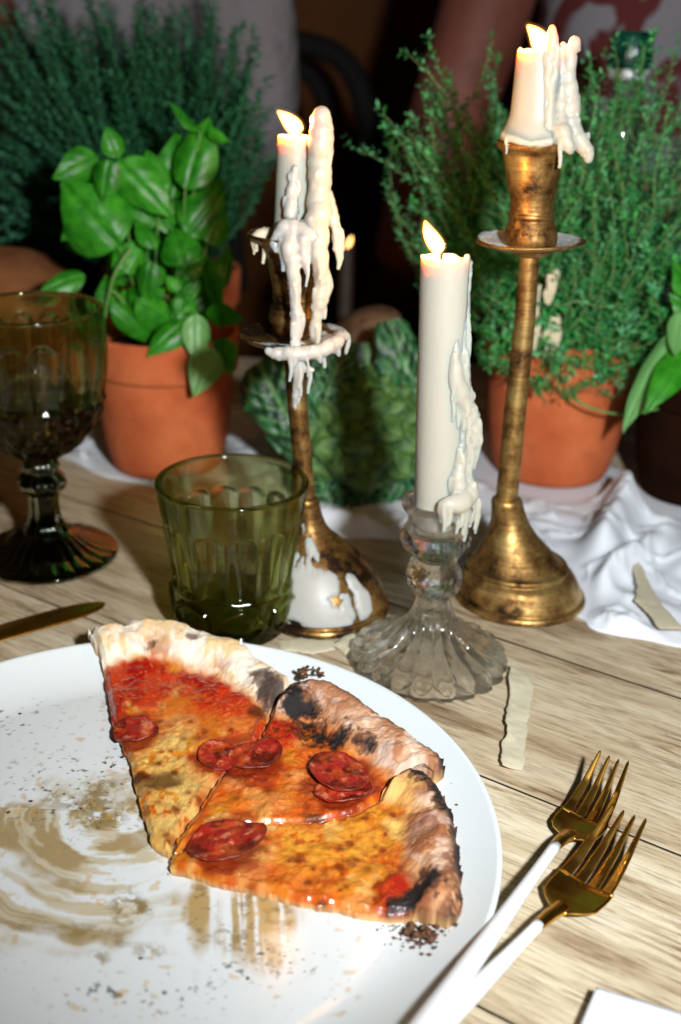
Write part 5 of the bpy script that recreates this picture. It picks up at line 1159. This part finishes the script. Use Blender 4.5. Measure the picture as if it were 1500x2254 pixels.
def cab_leaf(bx, by, tx, ty, W, dY, yaw, pit, seed):
    Pb = ony(bx, by, cR[1] + dY); k = ppc(Pb); L = math.hypot(tx - bx, ty - by) / k / math.cos(math.radians(pit)); ang = math.degrees(math.atan2(-(ty - by), tx - bx))
    n, m = 46, 41; v, f = leaf_geo(L, W / k / math.cos(math.radians(yaw)), .14, .25, n, m, .42, seed, True)
    s, u = np.meshgrid(np.linspace(0, 1, n), np.linspace(-1, 1, m), indexing='ij'); s, u = s.ravel(), u.ravel()
    vein = np.maximum(np.exp(-(u / .06) ** 2), .7 * np.exp(-(((s * 7 - np.abs(u) * 2.2) % 1 - .5) / .12) ** 2) * sm(1, .6, np.abs(u)))
    bul = fbm(s * 13, u * 6, 0, 2, seed + 3); v[:, 2] += .5 * (bul - .5); col = np.tile(lin(13, 52, 30), (n * m, 1)); col = mixv(col, sm(.4, .65, bul), lin(42, 104, 54)); col = mixv(col, .6 * vein, lin(140, 186, 124))
    v[:, 2] += .12 * vein
    mesh('leaf', frame_leaf(v, Pb, ang, yaw, pit), f, M['cabbage'], rom, col=col)
for a in [(690, 1010, 575, 800, 170, -4.0, -20, 8, 1), (640, 960, 548, 830, 90, -2.0, -50, 0, 2), (700, 930, 748, 770, 110, -3.5, 15, 10, 3), (930, 1000, 850, 715, 120, -1.0, 25, 10, 4), (960, 1080, 925, 860, 130, -3.0, 30, 0, 5), (740, 1130, 690, 1030, 110, -5.0, -10, -10, 6), (800, 1140, 880, 1000, 150, -5.0, 20, -15, 7), (800, 1080, 800, 770, 200, .5, 10, 15, 8), (880, 1100, 900, 830, 150, -2.5, 30, 10, 9), (850, 1130, 820, 880, 150, -4.2, 5, 5, 10), (640, 1000, 640, 790, 120, 0, -10, 10, 11)]: cab_leaf(*a)
# pale mushroom behind it
def mushroom():
    P = ony(800, 725, 101); t = thing('mushroom', 'pale brown mushroom lying behind the romanesco', 'mushroom', (P[0], P[1], 0))
    v, f = lathe(dense([(.01, 9.2), (1.6, 9.0), (3.1, 8.0), (3.6, 6.6), (3.2, 6.0), (1.4, 6.2), (.01, 6.3)], 30), (P[0], P[1]), 40); v[:, 2] += P[2] - 7.4 + .35 * (v[:, 0] - P[0]); mesh('cap', v, f, simple('mushroom_cap', lin(84, 54, 34), .7, noise=(60, lin(130, 100, 70))), t)
    v, f = lathe(dense([(.01, 0.0), (1.5, .05), (1.2, 2), (1.1, 5), (1.3, 6.4), (.01, 6.5)], 24), (P[0], P[1]), 30); v[:, 2] *= max(.3, (P[2] - 1.0) / 6.5); mesh('stalk', v, f, simple('mushroom_stalk', lin(214, 196, 168), .7, noise=(50, lin(190, 160, 124))), t)
mushroom()
# loaf at far left
def loaf():
    P = ony(20, 600, 100); t = None; n, m = 40, 60
    V = []
    for i in range(n):
        a = PI * i / (n - 1) - PI / 2
        for j in range(m):
            b = 2 * PI * j / m; d = np.array([math.cos(a) * math.cos(b), math.cos(a) * math.sin(b), math.sin(a)]); V.append(d)
    V = np.array(V); k = 1 + .10 * (fbm(V[:, 0] * 2 + 4, V[:, 1] * 2, V[:, 2] * 2, 3, 5) - .5)
    zc = P[2] / 2 - 1; V = V * k[:, None] * np.array([8.5, 6.5, zc + 4.0]) + np.array([P[0] - 1, 102, zc]); V[:, 2] = np.maximum(V[:, 2], .02)
    o = mesh('bread_loaf', V, gridf(n, m, False, True), simple('crusty_bread', lin(146, 88, 42), .8, noise=(16, lin(98, 54, 24)), bumpv=(60, .6, .004)), loc=(P[0], 102, 0))
    tag(o, 'brown crusty bread loaf behind the goblet at the left edge', 'bread')
loaf()
# bottle
def bottle():
    P = ony(1390, 110, 104); x, Y = P[0], 104; zc = ony(1390, 68, Y)[2]
    t = thing('glass_bottle', 'clear bottle with a dark green cap behind the thyme', 'bottle', (x, Y, 0))
    hc = 2.9
    rows = [(.01, .05), (3.4, .05), (3.7, .4), (3.7, 17), (3.3, 20), (2.0, 24), (1.45, 28), (1.35, zc - hc - .3), (1.55, zc - hc - .1), (1.3, zc - hc + .1), (1.1, zc - hc - .1), (1.05, 28), (1.7, 24), (3.0, 20), (3.4, 17), (3.4, .8), (.01, .6)]
    v, f = lathe(rows, (x, Y), 64); mesh('glass', v, f, M['crystal'], t)
    r = 46 / ppc(P)
    v, f = lathe([(.01, zc - hc), (r, zc - hc), (r + .08, zc - hc + .3), (r - .05, zc - .5), (r - .25, zc - .1), (r - .6, zc), (.01, zc)], (x, Y), 64, lambda th, rr, z, i: rr * (1 + .02 * np.sign(np.sin(th * 24)))); mesh('cap', v, f, simple('green_cap', lin(12, 70, 56), .25), t)
    v, f = lathe([(r - .35, zc - hc - .9), (r - .05, zc - hc - .9), (r - .02, zc - hc - .1), (r - .35, zc - hc - .08)], (x, Y), 48); mesh('neck_ring', v, f, simple('clear_plastic', (.7, .75, .76), .15), t)
bottle()
# candle far behind
def far_candle():
    P = ony(764, 548, 120); t = thing('slim_candle', 'slim lit candle far behind the dripping candle, only a glowing dot', 'candle', (P[0], 120, 0), 'lit candles')
    v, f = lathe(dense([(.9, .02), (.88, 6), (.85, P[2] - .4), (.8, P[2])], 20) + [(.01, P[2] - .1)], (P[0], 120), 24); mesh('candle_body', v, f, simple('dull_wax', lin(58, 44, 32), .6, noise=(40, lin(44, 32, 24))), t)
    s = np.linspace(0, 1, 12); v, f = tube(np.stack([P[0] + .5 * s, 120 + 0 * s, P[2] + .05 + 1.3 * s], 1), .30 * np.sin(PI * (s * .85 + .1)), 12); mesh('flame', v, f, emit('far_flame', (1.0, .5, .15), 4.0), t)
far_candle()
